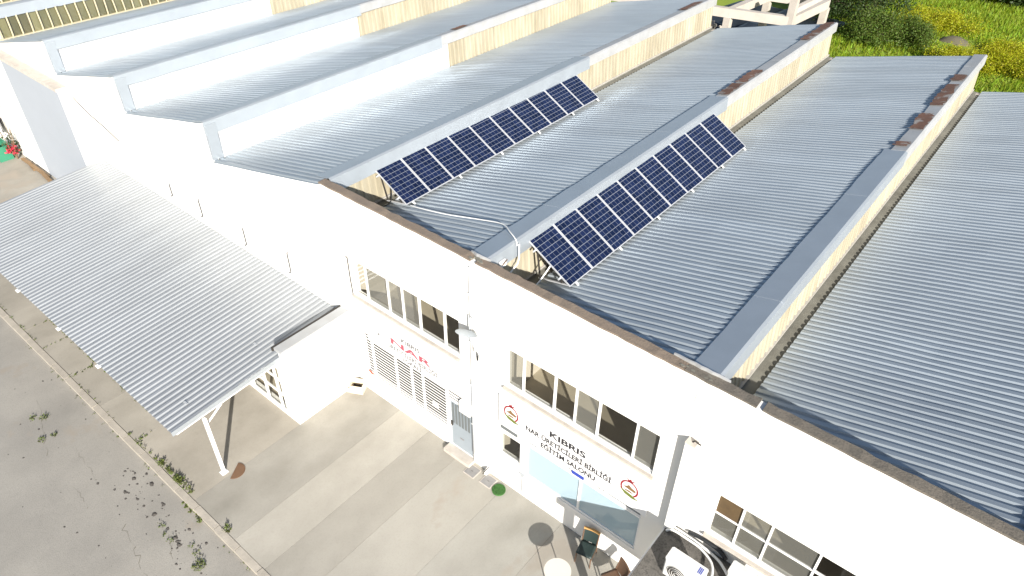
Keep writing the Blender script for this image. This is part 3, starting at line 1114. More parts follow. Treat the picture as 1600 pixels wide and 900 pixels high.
def arc_band(xc, zc, ra, rb, a0, a1, t, n=26):
    P, F = [], []
    for i in range(n + 1):
        a = a0 + (a1 - a0) * i / n
        P += [(xc + (ra + t) * math.cos(a), zc + (rb + t) * math.sin(a)), (xc + ra * math.cos(a), zc + rb * math.sin(a))]
    return P, [(2 * i, 2 * i + 1, 2 * i + 3, 2 * i + 2) for i in range(n)]


s2 = empty('sign_board', (3.3, -0.06, 2.62), 'long white sign with black lettering between two red pomegranate emblems', 'sign')
MB().box(1.0, 5.66, -0.07, -0.004, 2.62, 3.74).build('board', 'sign_white', s2)
YT = -0.0745
put_text(s2, 'KIBRIS', 3.27, 3.35, 1.12, 0.21, YT, 'black', 0.032)
put_text(s2, 'NAR ÜRETİCİLERİ BİRLİĞİ', 3.28, 3.03, 2.68, 0.18, YT, 'black', 0.032)
put_text(s2, 'EĞİTİM SALONU', 3.31, 2.735, 1.72, 0.18, YT, 'black', 0.032)
for xc in (1.43, 5.12):
    zc = 3.27
    P, F = arc_band(xc, zc, 0.205, 0.225, -0.9, 4.9, 0.045)
    MB().add([(a, YT, b) for a, b in P], F).build('emblem_ring', 'red', s2)
    flat_poly(s2, [(xc - 0.06, zc + 0.25), (xc + 0.06, zc + 0.25), (xc + 0.12, zc + 0.345), (xc + 0.045, zc + 0.30), (xc + 0.0, zc + 0.36), (xc - 0.045, zc + 0.30), (xc - 0.12, zc + 0.345)], YT, 'red', 'emblem_crown')
    flat_poly(s2, [(xc - 0.17, zc - 0.01), (xc - 0.05, zc - 0.03), (xc + 0.15, zc - 0.05), (xc + 0.19, zc + 0.03), (xc + 0.05, zc + 0.07), (xc - 0.02, zc + 0.13), (xc - 0.07, zc + 0.06)], YT + 0.0005, 'tan', 'emblem_island')
    flat_poly(s2, [(xc - 0.15, zc - 0.10), (xc + 0.0, zc - 0.07), (xc + 0.14, zc - 0.10), (xc + 0.06, zc - 0.13), (xc - 0.08, zc - 0.13)], YT + 0.0002, 'tan', 'emblem_bowl')
    flat_poly(s2, [(xc - 0.26, zc - 0.12), (xc - 0.10, zc - 0.15), (xc + 0.08, zc - 0.18), (xc + 0.29, zc - 0.26), (xc + 0.10, zc - 0.30), (xc - 0.10, zc - 0.26)], YT - 0.0006, 'leaf_ink', 'emblem_leaf')
MB().box(3.44, 3.82, -0.016, -0.004, 2.40, 2.535).build('flag_sticker', 'blue', s2)

s1 = empty('sign_board', (-2.6, -0.06, 2.62), 'white sign with large red letters NAR above the barred window', 'sign')
MB().box(-4.35, -0.95, -0.07, -0.034, 2.54, 3.70).build('board', 'sign_white', s1)
put_text(s1, 'KIBRIS', -2.39, 3.36, 0.78, 0.16, YT, 'faint_ink', 0.02)
put_text(s1, 'NAR', -2.40, 3.06, 1.72, 0.22, YT, 'red_faded', 0.03)
put_text(s1, 'ÜRETİCİLERİ BİRLİĞİ', -2.38, 2.82, 2.10, 0.16, YT, 'faint_ink', 0.02)
put_text(s1, 'LOKALİ', -2.38, 2.60, 0.80, 0.16, YT, 'faint_ink', 0.02)
P, F = arc_band(-3.78, 3.09, 0.19, 0.17, 0.0, 4.2, 0.016)
MB().add([(a, YT, b) for a, b in P], F).build('emblem_ring', 'faint_ink', s1)
flat_poly(s1, [(-3.90, 3.03), (-3.80, 3.14), (-3.74, 3.09), (-3.66, 3.04), (-3.76, 3.06)], YT, 'faint_ink', 'emblem_hill')

# downpipe on the pier between the units
dp = empty('downpipe', (0.02, -0.05, 0.1), 'thin grey downpipe running down the pier beside the blue door', 'pipe')
MB().tube([(0.03, -0.05, 7.45), (0.03, -0.05, 5.9), (0.035, -0.05, 4.0), (0.03, -0.05, 2.3), (0.04, -0.05, 0.12)], 0.028, 8).build('pipe', 'white_pvc', dp, True)
MB().tube([(0.03, -0.055, 3.6), (0.03, -0.055, 0.5)], 0.034, 8).build('sleeve', 'grey_pipe', dp, True)
for z in (6.6, 5.0, 3.4, 1.8):
    box('clip', 'white_pvc', dp, -0.02, 0.08, -0.085, -0.002, z, z + 0.03)
# satellite dish
dish = empty('satellite_dish', (0.02, -0.1, 5.3), 'small pale satellite dish on a hooked mast beside the downpipe', 'dish')
MB().tube([(0.1, -0.005, 5.42), (0.1, -0.16, 5.42), (0.1, -0.18, 5.6), (0.1, -0.18, 5.98), (0.16, -0.18, 6.02), (0.24, -0.18, 5.98), (0.30, -0.2, 5.97)], 0.016, 6).build('mast', 'grey_pipe', dish, True)
P, F = [], []
ax = Vector((0.35, -0.75, -0.25)).normalized()
e1 = ax.cross(Vector((0, 0, 1))).normalized()
e2 = e1.cross(ax)
cc = Vector((0.04, -0.22, 5.50))
nr, na = 5, 20
for i in range(nr + 1):
    q = 0.30 * i / nr
    for k in range(na):
        a = 2 * math.pi * k / na
        P.append(cc + ax * (0.055 * (i / nr) ** 2) + e1 * (q * math.cos(a)) + e2 * (q * 0.62 * math.sin(a)))
for i in range(nr):
    for k in range(na):
        F.append((i * na + k, i * na + (k + 1) % na, (i + 1) * na + (k + 1) % na, (i + 1) * na + k))
MB().add(P, F).build('reflector', 'cap', dish, True)
MB().tube([tuple(cc + e2 * -0.15), (0.34, -0.34, 5.30), (0.55, -0.42, 5.20)], 0.012, 6).build('arm', 'grey_pipe', dish)
MB().tube([(0.53, -0.42, 5.24), (0.58, -0.43, 5.16), (0.58, -0.43, 4.98)], [0.02, 0.035, 0.025], 8).add([], []).build('receiver', 'black_rubber', dish)

# bent iron hooks standing out of the wall
for k, (x, z0, z1, lab) in enumerate(((-15.38, 3.42, 3.95, 'bent thin iron hook on white wall, farthest left above the carport roof'), (-13.34, 3.32, 4.07, 'bent thin iron hook on white wall, second from the left above the carport roof'),
                                      (-10.6, 3.28, 4.0, 'bent thin iron hook on white wall, third from the left above the carport roof'), (-8.08, 3.30, 4.12, 'bent thin iron hook on white wall, nearest the carport coping'))):
    h = MB().tube([(x, 0.01, z1 + 0.02), (x, -0.05, z1), (x + 0.01, -0.055, (z0 + z1) / 2), (x, -0.05, z0 + 0.05), (x - 0.03, -0.075, z0), (x - 0.09, -0.07, z0 + 0.03)], 0.014, 6).build('iron_hook', 'iron', None)
    tag(h, lab, 'hook', 'iron hooks on the front wall')
cabl = MB().tube([(-4.98, 0.005, 5.43), (-4.86, -0.03, 5.44), (-4.86, -0.03, 4.6), (-4.84, -0.03, 4.10)], 0.016, 6).build('wall_cable', 'iron', None)
tag(cabl, 'thin dark cable hanging left of the upper left window', 'cable')
c2 = MB().tube([(-22.0, -0.025, 5.55), (-21.0, -0.02, 5.15), (-20.2, -0.02, 4.98), (-19.6, -0.02, 4.85), (-18.8, -0.02, 4.6)], 0.016, 6).build('wall_cable', 'iron', None)
tag(c2, 'thin brown cable sagging along the far white wall', 'cable')

# flue pipe with cowl above the felt roof
fl = empty('flue_duct', (6.3, -0.15, 2.9), 'tall white square duct on the wall right of the training hall sign', 'duct')
MB().box(6.20, 6.42, -0.20, -0.004, 2.9, 5.93).build('duct', 'wall', fl)
MB().box(6.19, 6.43, -0.21, -0.004, 5.932, 5.96).build('duct_cap', 'ledge', fl)
MB().tube([(6.32, -0.1, 5.96), (6.36, -0.1, 6.02), (6.50, -0.1, 5.98)], 0.022, 6).build('outlet', 'iron', fl)

# ================================================================== FELT CANOPY WITH AIR CONDITIONERS
fc = empty('porch_roof', (7.9, -1.2, 0.0), 'flat dark felt porch roof projecting right of the duct', 'porch')
MB().box(6.2, 9.9, -2.45, -0.004, 2.62, 2.86).build('slab', 'wall', fc)
MB().box(6.24, 9.86, -2.41, -0.05, 2.862, 2.885).build('felt', 'felt', fc)
for x in (6.45, 9.6):
    MB().box(x - 0.08, x + 0.08, -2.36, -2.2, 0.0, 2.62).build('post', 'wall', fc)


def ac_unit(loc, w, d, h, label, mt='ac_white', print_=True):
    x, y, z = loc
    e = empty('air_conditioner', loc, label, 'air conditioner')
    mb = MB()
    c = 0.03
    poly = [(x - w / 2 + c, y - d / 2), (x + w / 2 - c, y - d / 2), (x + w / 2, y - d / 2 + c), (x + w / 2, y + d / 2 - c), (x + w / 2 - c, y + d / 2), (x - w / 2 + c, y + d / 2), (x - w / 2, y + d / 2 - c), (x - w / 2, y - d / 2 + c)]
    mb.prism_z(poly, z + 0.06, z + h)
    mb.build('casing', mt, e)
    MB().prism_z([(x + (a - x) * 1.02, y + (b - y) * 1.03) for a, b in poly], z + h + 0.002, z + h + 0.02).build('lid', mt, e)
    for s_ in (-1, 1):
        box('foot', 'iron', e, x + s_ * w * 0.32 - 0.03, x + s_ * w * 0.32 + 0.03, y - d / 2, y + d / 2, z, z + 0.058)
    # fan grille on the front
    cx, cz = x - w * 0.12, z + h * 0.53
    r = h * 0.38
    V, F = [], []
    for k in range(24):
        a = 2 * math.pi * k / 24
        V.append((cx + r * math.cos(a), y - d / 2 - 0.004, cz + r * math.sin(a)))
    F.append(tuple(range(24)))
    gr = MB().add(V, F).build('fan_opening', 'inner_dark', e)
    for q in range(1, 5):
        ring = [(cx + r * q / 4 * math.cos(2 * math.pi * k / 20), y - d / 2 - 0.012, cz + r * q / 4 * math.sin(2 * math.pi * k / 20)) for k in range(21)]
        MB().tube(ring, 0.006, 4, False).build('guard_ring', mt, gr)
    if print_:
        for q in range(3):
            box('print', 'blue', e, x + w * 0.30 + q * 0.035, x + w * 0.30 + q * 0.035 + 0.022, y + d / 2 - 0.22, y + d / 2 - 0.06, z + h + 0.021, z + h + 0.024)
    return e


ac_unit((7.18, -1.10, 2.886), 0.86, 0.36, 0.62, 'white air conditioner unit on the dark felt roof, in the pipe loop')
ac_unit((8.22, -0.46, 2.886), 0.60, 0.36, 0.52, 'pale grey air conditioner box under the right window sill', print_=False)


def smooth_path(p, n=6):
    out = []
    P = [Vector(q) for q in p]
    P = [P[0]] + P + [P[-1]]
    for i in range(1, len(P) - 2):
        for k in range(n):
            t = k / n
            a, b, c, d = P[i - 1], P[i], P[i + 1], P[i + 2]
            out.append(0.5 * ((2 * b) + (-a + c) * t + (2 * a - 5 * b + 4 * c - d) * t * t + (-a + 3 * b - 3 * c + d) * t ** 3))
    out.append(P[-2])
    return out


o = MB().tube(smooth_path([(6.30, -0.26, 2.92), (6.45, -0.22, 3.02), (6.8, -0.22, 3.03), (7.15, -0.25, 3.04), (7.5, -0.42, 3.06), (7.66, -0.7, 3.08), (7.66, -0.95, 3.10), (7.615, -1.08, 3.12)]), 0.030, 8).build('refrigerant_pipe', 'white_pvc', None, True)
tag(o, 'white insulated pipe looping over the felt roof into the air conditioner', 'pipe')
o = MB().tube(smooth_path([(6.25, -0.12, 2.95), (6.6, -0.12, 2.99), (7.1, -0.13, 2.98), (7.55, -0.2, 2.97), (7.8, -0.33, 2.97), (7.92, -0.43, 2.99)]), 0.035, 8).build('refrigerant_pipe', 'white_pvc', None, True)
tag(o, 'outer white pipe along the wall foot to the grey unit', 'pipe')
o = MB().tube(smooth_path([(6.75, -0.05, 3.05), (7.1, -0.055, 3.12), (7.5, -0.06, 3.10), (7.72, -0.08, 2.96)]), 0.048, 8).build('black_duct', 'black_rubber', None, True)
tag(o, 'black rubber duct lying along the wall under the right window', 'duct')

# ================================================================== ANNEX AND CARPORT
an = empty('annex', (-8, -1.2, 0.0), 'low white annex wall with dark edged coping beside the carport', 'annex')
MB().box(-5.52, -5.28, -2.50, -0.004, -0.1, 3.10).build('wall', 'wall', an)
MB().box(-5.60, -5.25, -2.56, -0.006, 3.102, 3.20).build('coping', 'cap_old', an)
MB().box(-5.68, -5.625, -2.60, -0.006, 3.06, 3.20).build('flashing', 'iron', an)
hole_wall([(-8.6, -5.75, 0.18, 2.2)], [-21.5, -8.6, -5.75, -5.525], [-0.1, 0.18, 2.2, 2.62], -2.5, -2.3).build('front_wall', 'wall', an)
sf = MB()
for x in (-8.57, -7.7, -6.85, -6.1, -5.80):
    sf.box(x - 0.03, x + 0.03, -2.52, -2.45, 0.18, 2.2)
for z in (0.2, 0.95, 1.6, 2.17):
    sf.box(-8.6, -5.75, -2.515, -2.455, z - 0.025, z + 0.025)
shop = sf.build('shop_window', 'white_paint', an)
xs3 = (-8.57, -7.7, -6.85, -6.1, -5.80)
for i in range(4):
    for a, b in ((0.22, 0.93), (0.97, 1.58), (1.62, 2.15)):
        MB().add([(xs3[i], -2.48, a), (xs3[i + 1], -2.48, a), (xs3[i + 1], -2.48, b), (xs3[i], -2.48, b)], [(0, 1, 2, 3)]).build('pane', 'glass', shop)
MB().box(-8.6, -5.53, -2.29, -0.1, 0.02, 0.1).build('interior_floor', 'inner_floor', an)
MB().box(-8.7, -8.62, -2.29, -0.1, 0.02, 2.6).build('interior_wall', 'inner_wall', an)

cp = empty('carport', (-13.4, -3.0, 0.0), 'carport with ribbed grey metal roof over the forecourt', 'carport')
CX0, CX1 = -21.35, -5.56


def canz(y):
    return 2.93 + 0.07 * y


def fnc(u, t, l):
    y = -0.02 - 6.0 * t
    x1 = u
    return (x1, y, canz(y) + l + 0.006 * math.sin(u * 1.3 + y))


ribbed(CX0, CX1, 0.2, fnc, 5, prof=((0, 0), (0.32, 0), (0.46, 1), (0.86, 1)), h=0.034).build('roof_sheet', 'roof_canopy', cp)
MB().obox((CX1 + 0.012, -0.6, canz(-0.6) - 0.03), (CX1 + 0.012, -6.02, canz(-6.02) - 0.03), 0.02, 0.16).build('edge_trim', 'cap', cp)
for y in (-5.5, -3.9, -2.7, -1.3):
    MB().box(CX0, CX1 - 0.02, y - 0.03, y + 0.03, canz(y) - 0.10, canz(y) - 0.012).build('purlin', 'white_paint', cp)
for x in (-5.62, -9.5, -13.4, -17.3, -21.2):
    MB().obox((x, -5.9, canz(-5.9) - 0.15), (x, -2.6, canz(-2.6) - 0.15), 0.06, 0.10).build('rafter', 'white_paint', cp)
    MB().box(x + 0.12 - 0.045, x + 0.12 + 0.045, -5.16, -5.07, 0.012, canz(-5.1) - 0.2).build('post', 'white_paint', cp)
    MB().box(x + 0.02, x + 0.22, -5.22, -5.01, 0.001, 0.012).build('base_plate', 'white_paint', cp)
    MB().obox((x + 0.06, -5.1, 2.05), (x + 0.02, -4.5, canz(-4.5) - 0.2), 0.04, 0.04).build('brace', 'white_paint', cp)
# patch tape and a loose bracket on the sheet
for x, y in ((-6.6, -2.6), (-6.2, -5.2)):
    MB().box(x - 0.07, x + 0.09, y - 0.03, y + 0.03, canz(y) + 0.036, canz(y) + 0.055).build('patch', 'grey_pipe', cp)
for x in (-15.2, -12.2, -9.6):
    MB().box(x - 0.08, x + 0.08, -6.10, -5.99, canz(-6.0) - 0.02, canz(-6.0) + 0.02).build('eaves_clip', 'white_paint', cp)

# brown half-round plate by the post
hp = [(-5.44 + 0.29 * math.cos(R(-52 + a)), -4.90 + 0.29 * math.sin(R(-52 + a))) for a in range(-10, 181, 10)]
tag(MB().prism_z([(x + 0.16, y + 0.02) for x, y in hp], 0.003, 0.02).build('half_round_plate', 'brown_plate', None), 'brown half-round plate lying at the foot of the carport post', 'plate')

# cream box at the annex corner
bx = empty('storage_box', (-5.02, -0.32, 0), 'cream open box on the ground in the annex corner', 'box')
ca, sa = math.cos(0.5), math.sin(0.5)


def rb(mb, x0, x1, y0, y1, z0, z1, c=(-5.0, -0.30), an_=0.5):
    k = len(mb.v)
    mb.box(x0, x1, y0, y1, z0, z1)
    for i in range(k, len(mb.v)):
        x, y, z = mb.v[i]
        mb.v[i] = (c[0] + x * math.cos(an_) - y * math.sin(an_), c[1] + x * math.sin(an_) + y * math.cos(an_), z)
    return mb


b = MB()
rb(b, -0.22, 0.22, -0.17, -0.15, 0.004, 0.34)
rb(b, -0.22, 0.22, 0.15, 0.17, 0.004, 0.34)
rb(b, -0.22, -0.20, -0.148, 0.148, 0.004, 0.34)
rb(b, 0.20, 0.22, -0.148, 0.148, 0.004, 0.34)
b.build('box_body', 'box_card', bx)
rb(MB(), -0.2, 0.2, -0.15, 0.15, 0.10, 0.12).build('contents', 'inner_dark', bx)
rb(MB(), -0.24, 0.24, 0.02, 0.20, 0.345, 0.365).build('flap', 'box_card', bx)
rb(MB(), -0.24, 0.24, -0.36, -0.175, 0.24, 0.26).build('flap', 'box_card', bx)

# covers in the forecourt
for x, y, mt_, lab in ((0.17, -0.31, 'steel_grey', 'square grey drain cover below the downpipe'), (0.78, -0.27, 'steel_grey', 'square grey drain cover beside the round green mat')):
    e = empty('drain_cover', (x, y, 0), lab, 'drain cover')
    MB().box(x - 0.21, x + 0.21, y - 0.20, y + 0.20, 0.002, 0.012).build('frame', 'ledge', e)
    MB().box(x - 0.18, x + 0.18, y - 0.17, y + 0.17, 0.0125, 0.02).build('plate', mt_, e)
    MB().box(x - 0.03, x + 0.03, y - 0.006, y + 0.006, 0.0205, 0.024).build('lifting_slot', 'iron', e)
gm = MB().disc((1.22, -0.31), 0.205, 0.002, 0.035, 28)
for _ in range(700):
    a, q = rnd.uniform(0, 6.283), 0.2 * math.sqrt(rnd.random())
    p = Vector((1.22 + q * math.cos(a), -0.31 + q * math.sin(a), 0.034))
    d = Vector((rnd.gauss(0, 0.4), rnd.gauss(0, 0.4), 1)).normalized() * 0.02
    e = Vector((math.cos(a * 7), math.sin(a * 7), 0)) * 0.006
    gm.add([p - e, p + e, p + d], [(0, 1, 2)])
tag(gm.build('turf_mat', 'turf', None), 'round green turf mat on the forecourt by the wall', 'mat')
MB().box(0.52, 0.60, -0.16, -0.004, 0.0, 0.20).build('pipe_boxing', 'wall', works)
o = MB().tube([(0.50, -0.20, 0.05), (0.56, -0.18, 0.2), (0.62, -0.03, 0.32)], 0.014, 6).build('tap_pipe', 'iron', None)
tag(o, 'short dark pipe at the wall foot between the drain covers', 'pipe')
br = empty('wall_bracket', (1.86, -0.1, 0.5), 'small grey triangular bracket with rod under the small window', 'bracket')
MB().prism_y([(1.76, 1.02), (1.94, 1.02), (1.86, 0.88)], -0.06, -0.004).build('plate', 'grey_pipe', br)
MB().tube([(1.86, -0.03, 0.9), (1.86, -0.03, 0.2)], 0.012, 6).build('rod', 'grey_pipe', br)

# ================================================================== FURNITURE


def rotz(mb, c, a):
    mb.v = [(c[0] + v[0] * math.cos(a) - v[1] * math.sin(a), c[1] + v[0] * math.sin(a) + v[1] * math.cos(a), v[2]) for v in mb.v]
    return mb


def table(c, label):
    e = empty('round_table', (c[0], c[1], 0), label, 'table')
    mb = MB()
    P = []
    for k in range(40):
        P.append((0.35 * math.cos(2 * math.pi * k / 40), 0.35 * math.sin(2 * math.pi * k / 40)))
    mb.prism_z(P, 0.72, 0.745)
    rotz(mb, c, 0).build('table_top', 'table_cream', e)
    for s_ in (-1, 1):
        for q in (-1, 1):
            rotz(MB().tube([(s_ * 0.20, q * 0.24, 0.72), (s_ * 0.22, -q * 0.02, 0.38), (s_ * 0.24, -q * 0.30, 0.0)], 0.012, 8), c, 0.9).build('leg', 'iron', e)
    for q in (-1, 1):
        rotz(MB().tube([(-0.237, q * 0.26, 0.06), (0.237, q * 0.26, 0.06)], 0.010, 8), c, 0.9).build('stretcher', 'iron', e)
    return e


table((4.29, -1.62), 'small round cream table with thin folding legs')


def chair(c, ang, label, seat_m, rail_m, leg_m):
    """faces local -y; back at +y"""
    e = empty('chair', (c[0], c[1], 0), label, 'chair')
    # seat pad, slightly dished
    P, F = [], []
    n = 6
    for j in range(n + 1):
        for i in range(n + 1):
            x, y = -0.22 + 0.44 * i / n, -0.23 + 0.44 * j / n
            P.append((x, y, 0.455 - 0.018 * math.cos(x * 6) * math.cos(y * 6)))
    m_ = len(P)
    P += [(p[0], p[1], 0.41) for p in P]
    for j in range(n):
        for i in range(n):
            a = j * (n + 1) + i
            F += [(a, a + 1, a + n + 2, a + n + 1), (m_ + a, m_ + a + n + 1, m_ + a + n + 2, m_ + a + 1)]
    edge = [i for i in range(n + 1)] + [(j + 1) * (n + 1) - 1 for j in range(1, n + 1)] + [n * (n + 1) + i for i in range(n - 1, -1, -1)] + [j * (n + 1) for j in range(n - 1, 0, -1)]
    for k in range(len(edge)):
        a, b = edge[k], edge[(k + 1) % len(edge)]
        F.append((a, m_ + a, m_ + b, b))
    rotz(MB().add(P, F), c, ang).build('seat', seat_m, e, True)
    # back panel curved, leaning back
    P, F = [], []
    for j in range(5):
        for i in range(7):
            x = -0.21 + 0.42 * i / 6
            z = 0.43 + 0.40 * j / 4
            y = 0.20 + (z - 0.43) * 0.22 + 0.03 * math.cos(x * 6.5)
            P += [(x, y, z), (x, y + 0.025, z)]
    for j in range(4):
        for i in range(6):
            a = 2 * (j * 7 + i)
            F += [(a, a + 2, a + 16, a + 14), (a + 1, a + 15, a + 17, a + 3)]
    rotz(MB().add(P, F), c, ang).build('backrest', seat_m, e, True)
    rl = MB()
    for i in range(6):
        xa, xb2 = -0.23 + 0.46 * i / 6, -0.23 + 0.46 * (i + 1) / 6
        ya, yb = 0.305 + 0.03 * math.cos(xa * 6.5), 0.305 + 0.03 * math.cos(xb2 * 6.5)
        rl.obox((xa, ya, 0.855), (xb2, yb, 0.855), 0.045, 0.075)
    rotz(rl, c, ang).build('top_rail', rail_m, e)
    for s_ in (-1, 1):
        rotz(MB().tube([(s_ * 0.20, -0.20, 0.41), (s_ * 0.215, -0.24, 0.0)], [0.020, 0.014], 8), c, ang).build('leg', leg_m, e)
        rotz(MB().tube([(s_ * 0.215, 0.30, 0.82), (s_ * 0.21, 0.20, 0.43), (s_ * 0.215, 0.27, 0.0)], [0.017, 0.020, 0.014], 8), c, ang).build('leg', leg_m, e)
        rotz(MB().obox((s_ * 0.207, -0.21, 0.25), (s_ * 0.207, 0.21, 0.25), 0.018, 0.03), c, ang).build('stretcher', leg_m, e)
    return e


chair((4.42, -0.46), 0.22, 'dark green padded chair with tan wooden top rail by the wall', 'seat_green', 'wood_tan', 'wood_brown')
chair((5.42, -0.72), -0.5, 'brown wooden chair half hidden by the felt porch roof', 'wood_brown', 'wood_brown', 'wood_brown')

# ================================================================== SOLAR ARRAYS


def array(x_b, x_b2, z_b, x_t, z_t, y0, y1, label, cable_dark):
    n = 10
    rx0 = RXC(x_b)
    e = empty('solar_array', ((x_b + x_t) / 2, (y0 + y1) / 2, 6.3), label, 'solar panels', 'solar panel rows on the roof')
    skew = (x_b2 - x_b) / (y1 - y0)
    dn = Vector((x_b - x_t, 0, z_b - z_t))
    L_ = dn.length
    dn.normalize()
    ay = Vector((skew, 1, 0)).normalized()
    nrm = ay.cross(dn)
    if nrm.z < 0:
        nrm = -nrm
    w = (y1 - y0) / n
    top0 = Vector((x_t, y0, z_t))
    for k in range(n):
        a = top0 + ay * (w * k + 0.012)
        jit = rnd.uniform(-0.004, 0.004)
        a = a + nrm * jit
        ww = w - 0.024
        fr = MB()
        t = 0.022
        hgt = 0.038
        # frame: four bars
        for p0, p1 in ((a, a + ay * ww), (a + dn * (L_ - t), a + dn * (L_ - t) + ay * ww)):
            fr.obox(p0 + dn * (t / 2), p1 + dn * (t / 2), t, hgt, nrm)
        for p0 in (a + ay * (t / 2), a + ay * (ww - t / 2)):
            fr.obox(p0 + dn * t, p0 + dn * (L_ - t), t, hgt, nrm)
        pan = fr.build('solar_panel', 'alu', e)
        q0 = a + ay * t + dn * t + nrm * 0.010
        gw_, gl = ww - 2 * t, L_ - 2 * t
        vs_ = [q0, q0 + ay * gw_, q0 + ay * gw_ + dn * gl, q0 + dn * gl]
        MB().add(vs_, [(3, 2, 1, 0)]).build('cell_glass', 'cells', pan, uv=[(0, 0), (1, 0), (1, 1), (0, 1)])
        vb = [v - nrm * 0.02 for v in vs_]
        MB().add(vb, [(0, 1, 2, 3)]).build('back_sheet', 'back_sheet', pan)
    # mounting rails and legs
    for f_r in (0.22, 0.80):
        p = top0 + dn * (L_ * f_r) - nrm * 0.045
        MB().obox(p - ay * 0.08, p + ay * (w * n + 0.08), 0.04, 0.045, nrm).build('rail', 'alu', e)
    for k in range(0, 6):
        yy = 0.10 + k * (w * n - 0.2) / 5
        p = top0 + dn * (L_ * 0.22) - nrm * 0.07 + ay * yy
        foot = Vector((max(p.x + 0.02, rx0 + 0.47), p.y, ZV + 0.06 + max(0, (p.x + 0.02 - (rx0 + 0.46))) * 0.2443 + 0.05))
        MB().obox(p, foot, 0.035, 0.035, (0, 1, 0)).build('leg', 'iron', e)
        p2 = top0 + dn * (L_ * 0.80) - nrm * 0.07 + ay * yy
        foot2 = Vector((p2.x, p2.y, ZV + 0.06 + (p2.x - (rx0 + 0.46)) * 0.2443 + 0.05))
        if p2.z - foot2.z > 0.02:
            MB().obox(p2, foot2, 0.035, 0.035, (0, 1, 0)).build('leg', 'iron', e)
        MB().obox(foot + Vector((-0.05, 0, 0.02)), foot2 + Vector((0.2, 0, 0.2 * 0.2443 + 0.02)), 0.045, 0.03).build('base_rail', 'alu', e)
    for k in range(0, 11, 2):
        p = top0 + dn * (L_ + 0.03) + ay * (w * k + 0.3 * (k < 10) - 0.1 * (k == 10)) - nrm * 0.03
        MB().obox(p - dn * 0.05, p + dn * 0.07, 0.05, 0.03, nrm).build('foot_clamp', 'white_pvc', e)
    return e


def RXC(x):
    return max(r for r in RX if r < x)


array(1.715, 1.725, 6.58, 0.29, 7.41, 1.83, 12.14, 'row of ten blue solar panels nearer the right, over the training hall', True)
array(-4.28, -4.40, 6.56, -5.70, 7.33, 1.91, 12.29, 'row of ten blue solar panels further left, beside the pale roof glare', True)

# conduits on the roof
o = MB().tube(smooth_path([(-4.05, 1.85, 6.68), (-3.4, 1.75, 6.86), (-2.4, 1.75, 7.08), (-1.3, 1.85, 7.33), (-0.45, 1.75, 7.60), (0.05, 1.45, 7.72), (0.36, 1.3, 7.70), (0.42, 1.28, 7.55)]) , 0.017, 6).build('conduit', 'white_pvc', None, True)
tag(o, 'white conduit curving over the grey roof from the left solar row', 'conduit')
o = MB().tube([(0.47, 1.30, 7.62), (0.48, 1.30, 7.2), (0.48, 1.25, 7.05), (0.48, 0.75, 6.85), (0.48, 0.40, 6.75)], 0.022, 6).build('conduit', 'white_pvc', None, True)
tag(o, 'white conduit dropping down the flashing at the right solar row', 'conduit')
o = MB().tube(smooth_path([(1.05, 1.95, 6.95), (1.02, 1.72, 6.75), (0.92, 1.45, 6.45), (0.75, 1.1, 6.30), (0.7, 0.35, 6.34)]), 0.022, 6).build('conduit', 'white_pvc', None, True)
tag(o, 'short white conduit bent under the right solar row', 'conduit')
o = MB().tube(smooth_path([(-4.98, 2.0, 7.0), (-5.0, 1.95, 6.4), (-5.2, 1.7, 6.2), (-5.3, 1.0, 6.14), (-5.32, 0.35, 6.16)]), 0.018, 6).build('conduit', 'black_rubber', None, True)
tag(o, 'black cable dropping into the gutter under the left solar row', 'cable')
e = empty('junction_box', (0.42, 0.75, 7.1), 'small white junction box with dark bent wire on the flashing', 'junction box')
MB().box(0.395, 0.45, 0.62, 0.84, 7.22, 7.40).build('box', 'white_pvc', e)
MB().tube([(0.455, 0.68, 7.30), (0.49, 0.70, 7.36), (0.49, 0.82, 7.42)], 0.014, 6).build('wire', 'wood_brown', e)

# ================================================================== FAR LEFT CORNER
e = empty('crate', (-31.5, -1.15, 0), 'teal green plastic crate beside red flowers in the far left corner', 'crate')
b = MB()
for a in ((-32.1, -30.95, -1.5, -1.44), (-32.1, -30.95, -0.92, -0.86), (-32.1, -32.04, -1.438, -0.922), (-31.01, -30.95, -1.438, -0.922)):
    b.box(*a, 0.0, 0.75)
b.build('sides', 'bin_green', e)
MB().box(-32.04, -31.01, -1.438, -0.922, 0.25, 0.28).build('contents', 'inner_dark', e)
rm = MB()
for a in ((-32.14, -30.91, -1.54, -1.44), (-32.14, -30.91, -0.92, -0.82)):
    rm.box(*a, 0.752, 0.80)
rm.build('rim', 'bin_green', e)
e = empty('flowering_plant', (-30.75, -0.75, 0), 'red flowering plant with dry stems against the far left wall', 'plant')
b = MB()
for k in range(14):
    a = rnd.uniform(0, 6.28)
    q = rnd.uniform(0.1, 0.5)
    b.tube([(-30.75, -0.78, 0), (-30.75 + q * 0.5 * math.cos(a), -0.78 + 0.14 * math.sin(a), 0.6), (-30.75 + q * 1.4 * math.cos(a), -0.78 + 0.28 * math.sin(a), rnd.uniform(0.9, 2.1))], [0.025, 0.015, 0.006], 5)
b.build('stems', 'stem', e)
b = MB()
leaf_clump(b, (-30.75, -0.85, 0.35), 160, 0.28, 0.45, 0.12)
b.build('blossom', 'flower', e)
b = MB()
leaf_clump(b, (-30.9, -0.75, 0.4), 120, 0.35, 0.9, 0.14)
b.build('leaves', 'leaf_dark', e)
b = MB()
for k in range(5):
    x = -30.4 + k * 0.62
    b.obox((x, -0.62 - rnd.uniform(0, 0.14), 0.08 + rnd.uniform(0, 0.1)), (x + 1.0, -0.60 - rnd.uniform(0, 0.16), 0.06), 0.16, 0.09)
